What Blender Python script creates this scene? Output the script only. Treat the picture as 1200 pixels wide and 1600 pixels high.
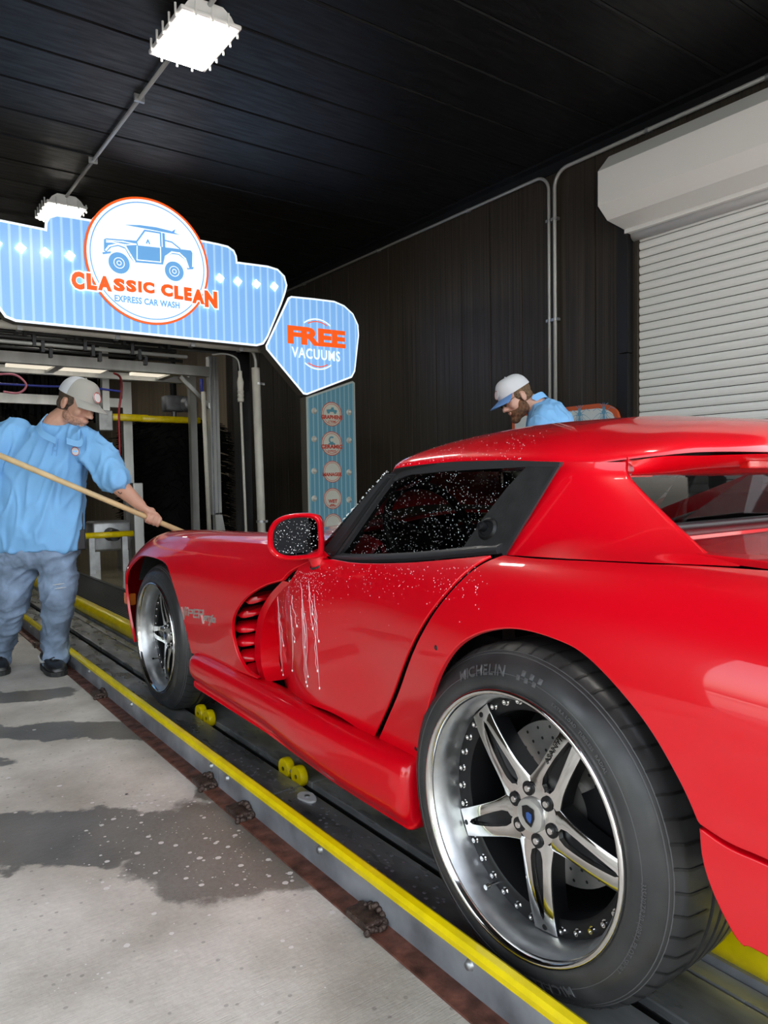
import bpy, bmesh, math, random
import numpy as np
from mathutils import Vector, Matrix
from mathutils.geometry import delaunay_2d_cdt
random.seed(7); rng = np.random.default_rng(7)
for _o in list(bpy.data.objects): bpy.data.objects.remove(_o)
SC = bpy.context.scene; COL = SC.collection
# ---------------------------------------------------------------- camera
RM = np.array([[0.8092131314332632, 0.03952052083376737, -0.5861844729681949],
               [-0.5873113607449371, 0.02813467596382932, -0.8088719339600929],
               [-0.015474929915931327, 0.9988225910748305, 0.04597780010677902]])
CAM = np.array([0., 0., 1.01]); FPX = 1150.
_cd = bpy.data.cameras.new('camera'); cam = bpy.data.objects.new('camera', _cd); COL.objects.link(cam)
_cd.sensor_fit = 'VERTICAL'; _cd.sensor_height = 36.0; _cd.lens = FPX/1600*36.0; _cd.clip_start = .02; _cd.clip_end = 300
_m = Matrix([list(RM[i]) + [CAM[i]] for i in range(3)] + [[0, 0, 0, 1]]); cam.matrix_world = _m
SC.camera = cam
# ---------------------------------------------------------------- light
SC.view_settings.view_transform = 'Standard'; SC.view_settings.look = 'None'
SC.view_settings.gamma = 1.0; SC.view_settings.use_curve_mapping = False
SC.view_settings.exposure = 1.3
W = bpy.data.worlds.new('world'); SC.world = W; W.use_nodes = True
_nt = W.node_tree; _bg = _nt.nodes['Background']
_sky = _nt.nodes.new('ShaderNodeTexSky'); _sky.sky_type = 'NISHITA'; _sky.sun_disc = False
_sky.sun_elevation = math.radians(48); _sky.sun_rotation = math.radians(60); _sky.air_density = 1.4; _sky.dust_density = 3.0
_hs = _nt.nodes.new('ShaderNodeHueSaturation'); _hs.inputs['Saturation'].default_value = .35
_nt.links.new(_sky.outputs[0], _hs.inputs['Color']); _nt.links.new(_hs.outputs[0], _bg.inputs[0]); _bg.inputs[1].default_value = 0.42
_sl = bpy.data.lights.new('sun', 'SUN'); _sl.energy = 2.4; _sl.angle = math.radians(.6); _sl.color = (1, .95, .87)
_so = bpy.data.objects.new('sun', _sl); COL.objects.link(_so)
_so.rotation_euler = (Vector((-.35, -.62, -.95))).to_track_quat('-Z', 'Y').to_euler()   # sun stands high behind the building
# ---------------------------------------------------------------- helpers
def ray(u, v):
    d = RM @ np.array([u-600., -(v-800.), -FPX]); return d/np.linalg.norm(d)
def at(u, v, x=None, y=None, z=None):
    """a measured point: where the line of sight meets the plane x=, y= or z="""
    d = ray(u, v)
    s = x/d[0] if x is not None else (y/d[1] if y is not None else (z-CAM[2])/d[2])
    return CAM + d*s
def proj(P):
    P = np.atleast_2d(P); c = (P-CAM) @ RM
    w = np.maximum(-c[:, 2], 1e-3)
    return np.stack([600+FPX*c[:, 0]/w, 800-FPX*c[:, 1]/w], 1)
ORG = {}
def tag(o, label=None, cat=None, group=None, kind=None):
    if label: o['label'] = label
    if cat: o['category'] = cat
    if group: o['group'] = group
    if kind: o['kind'] = kind
    return o
def thing(name, loc, label=None, cat=None, group=None, kind=None):
    o = bpy.data.objects.new(name, None); COL.objects.link(o); o.location = loc; o.empty_display_size = .1
    ORG[o.name] = np.array(loc, float); return tag(o, label, cat, group, kind)
def mk(name, V, F, m, parent=None, smooth=False, nrm=None, org=None, auto=None):
    V = np.array(V, float)
    if parent is not None: b = ORG[parent.name]
    elif org is not None: b = np.array(org, float)
    else:
        lo, hi = V.min(0), V.max(0); b = np.array([(lo[0]+hi[0])/2, (lo[1]+hi[1])/2, lo[2]])
    me = bpy.data.meshes.new(name); me.from_pydata((V-b).tolist(), [], [list(map(int, f)) for f in F]); me.validate()
    if smooth: me.polygons.foreach_set('use_smooth', [True]*len(me.polygons))
    ms = m if isinstance(m, (list, tuple)) else [m]
    for q in ms: me.materials.append(q)
    if nrm is not None: me.normals_split_custom_set_from_vertices([tuple(n) for n in nrm])
    o = bpy.data.objects.new(name, me); COL.objects.link(o)
    if auto is not None:
        bm = bmesh.new(); bm.from_mesh(me)
        for e in bm.edges:
            if len(e.link_faces) == 2 and e.calc_face_angle(0) > math.radians(auto): e.smooth = False
        for f in bm.faces: f.smooth = True
        bm.to_mesh(me); bm.free()
    if parent is not None: o.parent = parent
    else: o.location = b
    ORG[o.name] = b
    return o
class MB:
    """collects shapes into one mesh"""
    def __init__(s): s.V = []; s.F = []
    def add(s, V, F):
        k = len(s.V); s.V += [list(map(float, v)) for v in V]; s.F += [[i+k for i in f] for f in F]; return s
    def box(s, lo, hi, M=None):
        x0, y0, z0 = lo; x1, y1, z1 = hi
        V = np.array([[x0,y0,z0],[x1,y0,z0],[x1,y1,z0],[x0,y1,z0],[x0,y0,z1],[x1,y0,z1],[x1,y1,z1],[x0,y1,z1]], float)
        if M is not None: V = np.array([list(M @ Vector(v)) for v in V])
        return s.add(V, [[0,3,2,1],[4,5,6,7],[0,1,5,4],[1,2,6,5],[2,3,7,6],[3,0,4,7]])
    def bbox(s, lo, hi, b=.005, M=None):
        """box with chamfered edges"""
        x0, y0, z0 = lo; x1, y1, z1 = hi; bm = bmesh.new()
        bmesh.ops.create_cube(bm, size=1)
        for v in bm.verts: v.co = Vector(((x0+x1)/2+v.co.x*(x1-x0), (y0+y1)/2+v.co.y*(y1-y0), (z0+z1)/2+v.co.z*(z1-z0)))
        bmesh.ops.bevel(bm, geom=bm.edges[:], offset=b, segments=2, affect='EDGES', profile=.5)
        if M is not None: bmesh.ops.transform(bm, matrix=M, verts=bm.verts)
        bm.verts.index_update(); s.add([v.co[:] for v in bm.verts], [[v.index for v in f.verts] for f in bm.faces]); bm.free(); return s
    def tube(s, path, r, n=10, caps=True, flat=None):
        path = [np.array(p, float) for p in path]; N = len(path); rs = r if hasattr(r, '__len__') else [r]*N
        up = None; rings = []
        for i, p in enumerate(path):
            t = path[min(i+1, N-1)]-path[max(i-1, 0)]; t = t/(np.linalg.norm(t)+1e-12)
            if up is None:
                a = np.array([0, 0, 1.]) if abs(t[2]) < .9 else np.array([1., 0, 0]); up = a
            e1 = up-t*up.dot(t); e1 /= np.linalg.norm(e1)+1e-12; up = e1; e2 = np.cross(t, e1)
            rings.append([p+rs[i]*(math.cos(2*math.pi*k/n)*e1*(flat or 1)+math.sin(2*math.pi*k/n)*e2) for k in range(n)])
        V = [v for r_ in rings for v in r_]; F = []
        for i in range(N-1):
            for k in range(n): F.append([i*n+k, i*n+(k+1) % n, (i+1)*n+(k+1) % n, (i+1)*n+k])
        if caps: F += [list(range(n))[::-1], [(N-1)*n+k for k in range(n)]]
        return s.add(V, F)
    def lathe(s, prof, c, ax, n=48, a0=0, a1=None, e1=None):
        """prof: list of (radius, height along ax)"""
        ax = np.array(ax, float); ax /= np.linalg.norm(ax)
        if e1 is None: e1 = np.array([0, 0, 1.]) if abs(ax[2]) < .9 else np.array([1., 0, 0])
        e1 = np.array(e1, float); e1 = e1-ax*e1.dot(ax); e1 /= np.linalg.norm(e1); e2 = np.cross(ax, e1); c = np.array(c, float)
        full = a1 is None; a1 = a0+2*math.pi if full else a1; m = n if full else n+1; V = []; F = []
        for (r, h) in prof:
            for k in range(m):
                a = a0+(a1-a0)*k/n; V.append(c+ax*h+r*(math.cos(a)*e1+math.sin(a)*e2))
        for i in range(len(prof)-1):
            for k in range(n): F.append([i*m+k, i*m+(k+1) % m, (i+1)*m+(k+1) % m, (i+1)*m+k])
        return s.add(V, F)
    def prism(s, poly, O, ex, ey, ez, d):
        """poly 2D in plane O,ex,ey pushed by d along ez"""
        O, ex, ey, ez = [np.array(q, float) for q in (O, ex, ey, ez)]; n = len(poly)
        A = [O+ex*a+ey*b for a, b in poly]; B = [p+ez*d for p in A]
        return s.add(A+B, [list(range(n))[::-1], [n+i for i in range(n)]]+[[i, (i+1) % n, n+(i+1) % n, n+i] for i in range(n)])
    def ball(s, c, r, n=8, sq=(1, 1, 1)):
        V = []; F = []; c = np.array(c, float)
        for i in range(n+1):
            th = math.pi*i/n
            for k in range(2*n):
                a = math.pi*k/n; V.append(c+r*np.array([math.sin(th)*math.cos(a)*sq[0], math.sin(th)*math.sin(a)*sq[1], math.cos(th)*sq[2]]))
        for i in range(n):
            for k in range(2*n): F.append([i*2*n+k, (i+1)*2*n+k, (i+1)*2*n+(k+1) % (2*n), i*2*n+(k+1) % (2*n)])
        return s.add(V, F)
    def mk(s, name, m, parent=None, smooth=False, auto=None, org=None):
        return mk(name, s.V, s.F, m, parent, smooth, org=org, auto=auto)
def mat(name, col, rough=.5, metal=0., coat=0., spec=.5, var=None, bump=None, emit=None, trans=0., scale=(1, 1, 1), rvar=0., alpha=None):
    m = bpy.data.materials.new(name); m.use_nodes = True; nt = m.node_tree; b = nt.nodes['Principled BSDF']; L = nt.links.new
    c = tuple(col)+(1,); b.inputs['Base Color'].default_value = c; b.inputs['Roughness'].default_value = rough
    b.inputs['Metallic'].default_value = metal; b.inputs['Coat Weight'].default_value = coat; b.inputs['Coat Roughness'].default_value = .03
    b.inputs['Specular IOR Level'].default_value = spec; b.inputs['Transmission Weight'].default_value = trans
    if emit: b.inputs['Emission Color'].default_value = tuple(emit[0])+(1,); b.inputs['Emission Strength'].default_value = emit[1]
    if alpha is not None: b.inputs['Alpha'].default_value = alpha
    if var or bump or rvar:
        tc = nt.nodes.new('ShaderNodeTexCoord'); mp = nt.nodes.new('ShaderNodeMapping'); mp.inputs['Scale'].default_value = scale
        L(tc.outputs['Object'], mp.inputs['Vector'])
    if var:                      # var = (scale, darker, lighter)
        n = nt.nodes.new('ShaderNodeTexNoise'); n.inputs['Scale'].default_value = var[0]; n.inputs['Detail'].default_value = 6
        L(mp.outputs[0], n.inputs['Vector'])
        r = nt.nodes.new('ShaderNodeValToRGB'); r.color_ramp.elements[0].position = .3; r.color_ramp.elements[1].position = .7
        r.color_ramp.elements[0].color = tuple(q*var[1] for q in col)+(1,); r.color_ramp.elements[1].color = tuple(min(1, q*var[2]) for q in col)+(1,)
        L(n.outputs['Fac'], r.inputs[0]); L(r.outputs[0], b.inputs['Base Color'])
    if rvar:
        n3 = nt.nodes.new('ShaderNodeTexNoise'); n3.inputs['Scale'].default_value = (var or bump)[0]*1.3; L(mp.outputs[0], n3.inputs['Vector'])
        mr = nt.nodes.new('ShaderNodeMapRange'); mr.inputs['From Min'].default_value = .35; mr.inputs['From Max'].default_value = .65
        mr.inputs['To Min'].default_value = max(.02, rough-rvar); mr.inputs['To Max'].default_value = min(1, rough+rvar)
        L(n3.outputs['Fac'], mr.inputs[0]); L(mr.outputs[0], b.inputs['Roughness'])
    if bump:                     # bump = (scale, strength, distance)
        n2 = nt.nodes.new('ShaderNodeTexNoise'); n2.inputs['Scale'].default_value = bump[0]; n2.inputs['Detail'].default_value = 5
        L(mp.outputs[0], n2.inputs['Vector']); bp = nt.nodes.new('ShaderNodeBump'); bp.inputs['Strength'].default_value = bump[1]
        bp.inputs['Distance'].default_value = bump[2] if len(bump) > 2 else .01
        L(n2.outputs['Fac'], bp.inputs['Height']); L(bp.outputs[0], b.inputs['Normal'])
    return m
def text_geo(s, size=1., bold=0., extrude=0., spacing=1., align='LEFT', shear=0.):
    c = bpy.data.curves.new('t', 'FONT'); c.body = s; c.size = size; c.offset = bold; c.extrude = extrude; c.space_character = spacing
    c.align_x = align; c.shear = shear; c.resolution_u = 3
    o = bpy.data.objects.new('t', c); COL.objects.link(o); dg = bpy.context.evaluated_depsgraph_get(); dg.update()
    me = bpy.data.meshes.new_from_object(o.evaluated_get(dg)); V = [v.co[:] for v in me.vertices]; F = [list(p.vertices) for p in me.polygons]
    bpy.data.objects.remove(o); bpy.data.curves.remove(c); bpy.data.meshes.remove(me)
    return np.array(V) if V else np.zeros((0, 3)), F
def text_on(mb, s, O, ex, ey, ez, w=None, h=None, bold=.0, d=0., spacing=1., shear=0.):
    """text starting at O (lower left), fitted to width w and cap height h"""
    V, F = text_geo(s, 1., bold, d/2 if d else 0, spacing, shear=shear)
    if len(V) == 0: return
    lo, hi = V.min(0), V.max(0); sx = (w/(hi[0]-lo[0])) if w else 1; sy = (h/(hi[1]-lo[1])) if h else sx
    if not w: sx = sy
    O, ex, ey, ez = [np.array(q, float) for q in (O, ex, ey, ez)]
    mb.add([O+ex*((v[0]-lo[0])*sx)+ey*((v[1]-lo[1])*sy)+ez*v[2] for v in V], F)
def catmull(P, n=8, closed=False):
    P = [np.array(p, float) for p in P]; N = len(P); out = []
    g = (lambda i: P[i % N]) if closed else (lambda i: P[min(max(i, 0), N-1)])
    for i in range(N if closed else N-1):
        a, b, c, d = g(i-1), g(i), g(i+1), g(i+2)
        for k in range(n):
            t = k/n; out.append(.5*((2*b)+(c-a)*t+(2*a-5*b+4*c-d)*t*t+(3*b-a-3*c+d)*t**3))
    if not closed: out.append(P[-1])
    return out
def mirror(o, xc, parent=None):
    """far-side twin of a part, mirrored about the plane x = xc"""
    c = o.copy(); me = o.data.copy(); c.data = me; COL.objects.link(c)
    b = ORG[o.name]; ORG[c.name] = b
    n = len(me.vertices); co = np.empty(n*3); me.vertices.foreach_get('co', co); co = co.reshape(-1, 3)
    cust = None
    if me.has_custom_normals:
        cn = np.empty(len(me.loops)*3, np.float32); me.corner_normals.foreach_get('vector', cn); cn = cn.reshape(-1, 3)
        vi = np.empty(len(me.loops), np.int32); me.loops.foreach_get('vertex_index', vi); cust = np.zeros((n, 3)); cust[vi] = cn; cust[:, 0] *= -1
    co[:, 0] = 2*(xc-b[0])-co[:, 0]; me.vertices.foreach_set('co', co.ravel()); me.flip_normals()
    if cust is not None: me.normals_split_custom_set_from_vertices([tuple(q) for q in cust])
    c.parent = parent if parent is not None else o.parent
    return c
# ================================================================ materials
m_panel = mat('black_panel', (.004, .004, .0043), .48, spec=.3, var=(3, .7, 1.5), bump=(40, .12, .01), scale=(1, 8, .25), rvar=.08)
m_wall = mat('black_wall_panel', (.034, .027, .020), .45, spec=.35, var=(5, .55, 1.6), bump=(30, .15, .01), scale=(1, 10, .12), rvar=.1)
m_lamplit = mat('lamplit_wall_panel', (.36, .30, .22), .5, var=(5, .6, 1.3), scale=(1, 10, .12))  # same wall paled to tan: tunnel lamp light put into the colour
m_trim = mat('black_trim', (.006, .006, .007), .4)
m_white = mat('white_paint', (.76, .76, .74), .38, bump=(25, .05, .005))
m_slat = mat('white_slat', (.74, .745, .73), .34, bump=(60, .06, .003), scale=(1, .2, 1))
m_dark = mat('dark_void', (.004, .004, .004), .8)
m_galv = mat('galvanized', (.42, .43, .44), .42, .75, var=(9, .7, 1.15), bump=(60, .05, .004))
m_alu = mat('aluminium', (.55, .56, .55), .35, .7, var=(6, .75, 1.15), scale=(1, 1, .3))
m_cond = mat('grey_conduit', (.42, .42, .41), .4, .3)
m_pvc = mat('white_pvc', (.62, .6, .54), .45, var=(4, .75, 1.05))
m_yel = mat('yellow_paint', (.86, .66, .0), .32, coat=.3, var=(14, .82, 1.06), bump=(35, .08, .004))
m_steel = mat('worn_steel_plate', (.30, .31, .31), .34, .55, var=(11, .45, 1.7), bump=(50, .15, .004), scale=(1, .35, 1), rvar=.14)
m_angle = mat('blued_steel', (.25, .26, .285), .42, .4, var=(7, .6, 1.5), bump=(50, .12, .004), rvar=.1)
m_rust = mat('rusty_steel', (.12, .045, .03), .55, .25, var=(24, .45, 1.9), bump=(70, .35, .006), rvar=.15)
m_weld = mat('burnt_weld', (.05, .032, .025), .5, .5, var=(50, .5, 2.2), bump=(90, .6, .01))
m_grate = mat('dark_grate', (.085, .088, .095), .5, .3)
m_blk = mat('black_rubber', (.012, .012, .012), .45)
m_blkm = mat('black_metal', (.015, .015, .017), .35, .5)
def lampm(name, c, e): return mat(name, c, .4, emit=(c, e))
m_lamp = lampm('lamp_lens', (1., .95, .86), 16.)
# wet broomed concrete
def concrete():
    m = mat('wet_concrete', (.5, .5, .5), .7); nt = m.node_tree; N = nt.nodes.new; L = nt.links.new; b = nt.nodes['Principled BSDF']
    g = N('ShaderNodeNewGeometry')
    def noise(sc, det=6, vec=None, scale=(1, 1, 1)):
        mp = N('ShaderNodeMapping'); mp.inputs['Scale'].default_value = scale; L(g.outputs['Position'], mp.inputs['Vector'])
        n = N('ShaderNodeTexNoise'); n.inputs['Scale'].default_value = sc; n.inputs['Detail'].default_value = det; L(mp.outputs[0], n.inputs['Vector']); return n
    def math_(op, a, c=None, v=None):
        q = N('ShaderNodeMath'); q.operation = op; L(a, q.inputs[0])
        if c is not None: L(c, q.inputs[1])
        elif v is not None: q.inputs[1].default_value = v
        return q.outputs[0]
    # stain field: union of distorted ellipses lying on the slab
    nd = noise(2.4, 9); nd.inputs['Roughness'].default_value = .62; off = N('ShaderNodeVectorMath'); off.operation = 'SUBTRACT'; L(nd.outputs['Color'], off.inputs[0]); off.inputs[1].default_value = (.5, .5, .5)
    sc = N('ShaderNodeVectorMath'); sc.operation = 'SCALE'; L(off.outputs[0], sc.inputs[0]); sc.inputs['Scale'].default_value = .50
    pos = N('ShaderNodeVectorMath'); pos.operation = 'ADD'; L(g.outputs['Position'], pos.inputs[0]); L(sc.outputs[0], pos.inputs[1])
    acc = None
    for (cx, cy, rx, ry, a) in WET:
        mp = N('ShaderNodeMapping'); mp.vector_type = 'TEXTURE'; mp.inputs['Location'].default_value = (cx, cy, 0); mp.inputs['Rotation'].default_value = (0, 0, a)
        mp.inputs['Scale'].default_value = (rx, ry, 100); L(pos.outputs[0], mp.inputs['Vector'])
        ln = N('ShaderNodeVectorMath'); ln.operation = 'LENGTH'; L(mp.outputs[0], ln.inputs[0])
        o = ln.outputs['Value']; acc = o if acc is None else math_('MINIMUM', acc, o)
    wet = N('ShaderNodeMapRange'); wet.inputs['From Min'].default_value = 1.04; wet.inputs['From Max'].default_value = .95; L(acc, wet.inputs[0])
    n1 = noise(3, 8); n2 = noise(60, 4); broom = noise(9, 3, scale=(3, 40, 1)); 
    dry = N('ShaderNodeValToRGB'); dry.color_ramp.elements[0].color = (.40, .37, .31, 1); dry.color_ramp.elements[1].color = (.68, .645, .575, 1)
    dry.color_ramp.elements[0].position = .3; dry.color_ramp.elements[1].position = .62; L(n1.outputs['Fac'], dry.inputs[0])
    sp = N('ShaderNodeTexVoronoi'); sp.inputs['Scale'].default_value = 26; L(g.outputs['Position'], sp.inputs['Vector'])
    ds = N('ShaderNodeMapRange'); ds.inputs['From Min'].default_value = .10; ds.inputs['From Max'].default_value = .14; L(sp.outputs['Distance'], ds.inputs[0]); ds.inputs['To Min'].default_value = .68
    mx = N('ShaderNodeMix'); mx.data_type = 'RGBA'; mx.blend_type = 'MULTIPLY'; mx.inputs[0].default_value = 1; L(dry.outputs[0], mx.inputs[6])
    cb = N('ShaderNodeCombineColor'); [L(ds.outputs[0], cb.inputs[i]) for i in range(3)]; L(cb.outputs[0], mx.inputs[7])
    mb_ = N('ShaderNodeMapRange'); L(broom.outputs['Fac'], mb_.inputs[0]); mb_.inputs['From Min'].default_value = .3; mb_.inputs['From Max'].default_value = .7; mb_.inputs['To Min'].default_value = .86; mb_.inputs['To Max'].default_value = 1.08
    cb2 = N('ShaderNodeCombineColor'); [L(mb_.outputs[0], cb2.inputs[i]) for i in range(3)]
    mx1 = N('ShaderNodeMix'); mx1.data_type = 'RGBA'; mx1.blend_type = 'MULTIPLY'; mx1.inputs[0].default_value = 1; L(mx.outputs[2], mx1.inputs[6]); L(cb2.outputs[0], mx1.inputs[7])
    wc = N('ShaderNodeValToRGB'); wc.color_ramp.elements[0].color = (.125, .117, .10, 1); wc.color_ramp.elements[1].color = (.24, .225, .195, 1); L(n1.outputs['Fac'], wc.inputs[0])
    wc.color_ramp.elements[0].position = .3; wc.color_ramp.elements[1].position = .7
    mx2 = N('ShaderNodeMix'); mx2.data_type = 'RGBA'; L(wet.outputs[0], mx2.inputs[0]); L(mx1.outputs[2], mx2.inputs[6]); L(wc.outputs[0], mx2.inputs[7])
    L(mx2.outputs[2], b.inputs['Base Color'])
    rr = N('ShaderNodeMapRange'); L(wet.outputs[0], rr.inputs[0]); rr.inputs['To Min'].default_value = .75; rr.inputs['To Max'].default_value = .3; L(rr.outputs[0], b.inputs['Roughness'])
    hs = math_('ADD', n2.outputs['Fac'], broom.outputs['Fac'])
    bp = N('ShaderNodeBump'); bp.inputs['Strength'].default_value = .35; bp.inputs['Distance'].default_value = .004; L(hs, bp.inputs['Height']); L(bp.outputs[0], b.inputs['Normal'])
    return m
WET = []
def _w(u0, v0, u1, v1, ry):   # a damp stain between two measured ground points
    a = at(u0, v0, z=-.03); c = at(u1, v1, z=-.03); d = c-a; WET.append(((a[0]+c[0])/2, (a[1]+c[1])/2, np.linalg.norm(d[:2])/2, ry, math.atan2(d[1], d[0])))
_w(-260, 1335, 500, 1300, .17); _w(240, 1060, 760, 1560, .20); _w(200, 1300, 560, 1330, .30); _w(-100, 1150, 360, 1150, .12)
_w(100, 1010, 330, 1130, .12); _w(-300, 1000, 90, 985, .5); _w(-400, 1240, 30, 1200, .07); _w(-100, 1100, 120, 1090, .10)
m_conc = concrete()
m_wetfloor = mat('flooded_floor', (.30, .26, .17), .10, coat=.6, var=(2.5, .4, 1.9), bump=(14, .25, .01), scale=(1, 3, 1))
m_asph = mat('outdoor_pavement', (.42, .41, .38), .85, var=(1.5, .85, 1.1))
m_leaf = mat('hedge_leaves', (.06, .16, .03), .6, var=(6, .4, 1.7), bump=(8, 1, .3))
# ================================================================ the building
YB, YE, XR, XL, ZC = -0.9, 21.0, 5.0, -2.6, 3.7
GZ = -.012
# slab, left of the conveyor pit
fl = mk('floor', [[-3.5,-1.2,GZ],[.900,-1.2,GZ],[.900,YE,GZ],[-3.5,YE,GZ],[-3.5,-1.2,GZ-.2],[.900,-1.2,GZ-.2],[.900,YE,GZ-.2],[-3.5,YE,GZ-.2]],
        [[0,1,2,3],[1,5,6,2],[0,4,5,1]], m_conc, org=(0, 0, GZ)); tag(fl, kind='structure')
fl2 = mk('floor', [[2.10,-1.2,GZ],[XR,-1.2,GZ],[XR,YE,GZ],[2.10,YE,GZ],[2.10,-1.2,GZ-.2],[2.1,YE,GZ-.2]], [[0,1,2,3],[0,3,5,4]], m_wetfloor, org=(3, 3, GZ)); tag(fl2, kind='structure')
pit = mk('floor', [[.90,-1.2,-.2],[2.10,-1.2,-.2],[2.10,YE,-.2],[.90,YE,-.2]], [[0,1,2,3]], m_dark, org=(1.5, 3, -.2)); tag(pit, kind='structure')
gr = mk('floor', [[-60,-60,-.26],[60,-60,-.26],[60,60,-.26],[-60,60,-.26]], [[0,1,2,3]], m_asph, org=(0, 0, -.26)); tag(gr, kind='structure')
mb = MB()
for i in range(420):
    if i < 300: p_ = at(120+rng.random()*420, 1240+rng.random()*150, z=GZ)
    else: p_ = at(-20+rng.random()*560, 1130+rng.random()*440, z=GZ)
    if p_[0] > .89: continue
    r_ = .0015+.006*rng.random()**4; mb.add([p_+np.array([r_*math.cos(a)*(1+.3*rng.random()), r_*math.sin(a)*(1+.3*rng.random()), .0012]) for a in np.linspace(0, 6.283, 9)[:-1]], [list(range(8))])
mb.mk('foam_specks', mat('soap_foam', (.72, .70, .66), .4), fl)['kind'] = 'stuff'
# ceiling of long steel panels with raised seams
ce = mk('ceiling', [[XL,YB,ZC+.06],[XR,YB,ZC+.06],[XR,YE,ZC+.06],[XL,YE,ZC+.06],[XL,YB,ZC+.2],[XR,YB,ZC+.2],[XR,YE,ZC+.2],[XL,YE,ZC+.2]],
        [[0,1,2,3],[7,6,5,4],[0,4,5,1],[1,5,6,2],[2,6,7,3],[3,7,4,0]], m_trim, org=(0, 0, ZC)); tag(ce, kind='structure')
def ribpanel(a0, a1, thick=.03, rib=.006):
    """profile across one panel: (pos, height) flat pan with a hooked seam rib at the end"""
    return [(a0+.002, 0), (a0+.012, -rib), (a0+.03, -rib), (a0+.04, 0), (a1-.004, 0), (a1-.002, .03), (a0+.002, .03)]
y = YB; k = 0
while y < YE-.3:
    w_ = .455
    pr = ribpanel(y, y+w_); mb = MB()
    mb.prism([(a, h) for a, h in pr], (XL, 0, ZC), (0, 1, 0), (0, 0, 1), (1, 0, 0), XR-XL)
    mb.mk('panel', m_panel, ce); y += w_; k += 1
# right wall of vertical panels
DY0, DY1, DZ = -0.6, 3.56, 3.12
wr = MB().box((XR+.04, 3.5, GZ), (XR+.2, YE, ZC+.2)).box((XR+.04, YB, DZ), (XR+.2, 3.5, ZC+.2)).box((XR+.04, YB, GZ), (XR+.2, DY0, DZ)).mk('wall_right', m_trim, org=(XR, 5, 0)); tag(wr, kind='structure')
y = 3.90-.405
while y < YE:
    w_ = .405
    mb = MB(); mb.prism([(a, -h*.6) for a, h in [(y+.004, -.012), (y+.012, -.012), (y+.014, 0), (y+.14, 0), (y+.142, -.002), (y+.146, -.002), (y+.148, 0), (y+.27, 0), (y+.272, -.002), (y+.276, -.002), (y+.278, 0), (y+w_-.003, 0), (y+w_-.003, -.04), (y+.004, -.04)]],
             (XR, 0, GZ), (0, 1, 0), (1, 0, 0), (0, 0, 1), ZC-GZ); mb.mk('panel', m_wall if y < 10.8 else m_lamplit, wr); y += w_
y = YB
while y < 3.5-.01:
    w_ = min(.4, 3.495-y); MB().box((XR, y+.002, DZ+.02), (XR+.04, y+w_-.002, ZC)).mk('panel', m_wall, wr); y += w_
tr = MB().prism([(0, 0), (0, -.10), (-.012, -.10), (-.012, -.02), (-.09, -.02), (-.09, 0)], (XR-.001, YB, ZC-.001), (1, 0, 0), (0, 0, 1), (0, 1, 0), YE-YB).mk('trim_1', m_trim); tag(tr, kind='structure')
# unseen left wall drawn forward to darken the car's side; beam over opening
wl = MB().box((XL-.15, 2.4, GZ), (XL, YE, ZC+.2)).box((XL-.15, YB, 3.05), (XL, 2.4, ZC+.2)).box((XL-.15, YB, GZ), (XL, YB+.3, 3.25)).mk('wall_left', m_wall); tag(wl, kind='structure')
we = MB().box((XL, YE, GZ), (XR, YE+.15, ZC+.2)).mk('wall_back', m_wall); tag(we, kind='structure')
# roll-up door
d1 = thing('door_1', (XR, 1.5, GZ), kind='structure')
ns = 50; sh = .0622
for i in range(ns):
    z0 = .0+i*sh; V = []; F = []; prof = [(.002, .0025), (-.003, .006), (-.009, sh*.3), (-.010, sh*.6), (-.007, sh-.009), (.002, sh-.0025), (.010, sh-.0025), (.010, .0025)]
    MB().prism(prof, (XR+.02, DY0, z0), (1, 0, 0), (0, 0, 1), (0, 1, 0), DY1-DY0).mk('slat', m_slat, d1)
MB().box((XR-.07, DY1-.01, GZ), (XR-.0, DY1+.075, 1.95)).box((XR-.068, DY1-.01, 1.96), (XR-.0, DY1+.075, DZ-.1)).mk('door_jamb', m_trim, d1)
MB().box((XR+.035, DY0, 0), (XR+.045, DY1, DZ+.3)).mk('daylight_blocker', m_dark, d1)  # added dark plate, keeps daylight from leaking through the slat gaps
hb = [(XR, 3.36), (XR-.30, 3.36), (XR-.40, 3.28), (XR-.40, 3.02), (XR-.30, 2.84), (XR-.10, 2.80), (XR, 2.82)]
# shutter housing: folded sheet box with its end plate
hy = at(934, 270, x=XR-.40)[1]
zt = at(934, 268, x=XR-.4)[2]; zb = at(934, 322, x=XR-.4)[2]; zl = at(948, 344, x=XR-.30)[2]
hb = [(XR, zt+.14), (XR-.27, zt+.14), (XR-.40, zt), (XR-.40, zb), (XR-.29, zl), (XR-.08, zl-.03), (XR-.08, zl-.06), (XR, zl-.06)]
MB().prism(hb, (0, DY0-.1, 0), (1, 0, 0), (0, 0, 1), (0, 1, 0), hy-(DY0-.1)).mk('shutter_housing', m_white, d1)
MB().prism(hb, (0, hy+.001, 0), (1, 0, 0), (0, 0, 1), (0, 1, 0), .012).mk('end_plate', m_trim, d1)
MB().tube([(XR-.0, DY0, zl-.07), (XR-.0, DY1-.02, zl-.07)], .045, 12).mk('roller', m_slat, d1, smooth=True)
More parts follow.
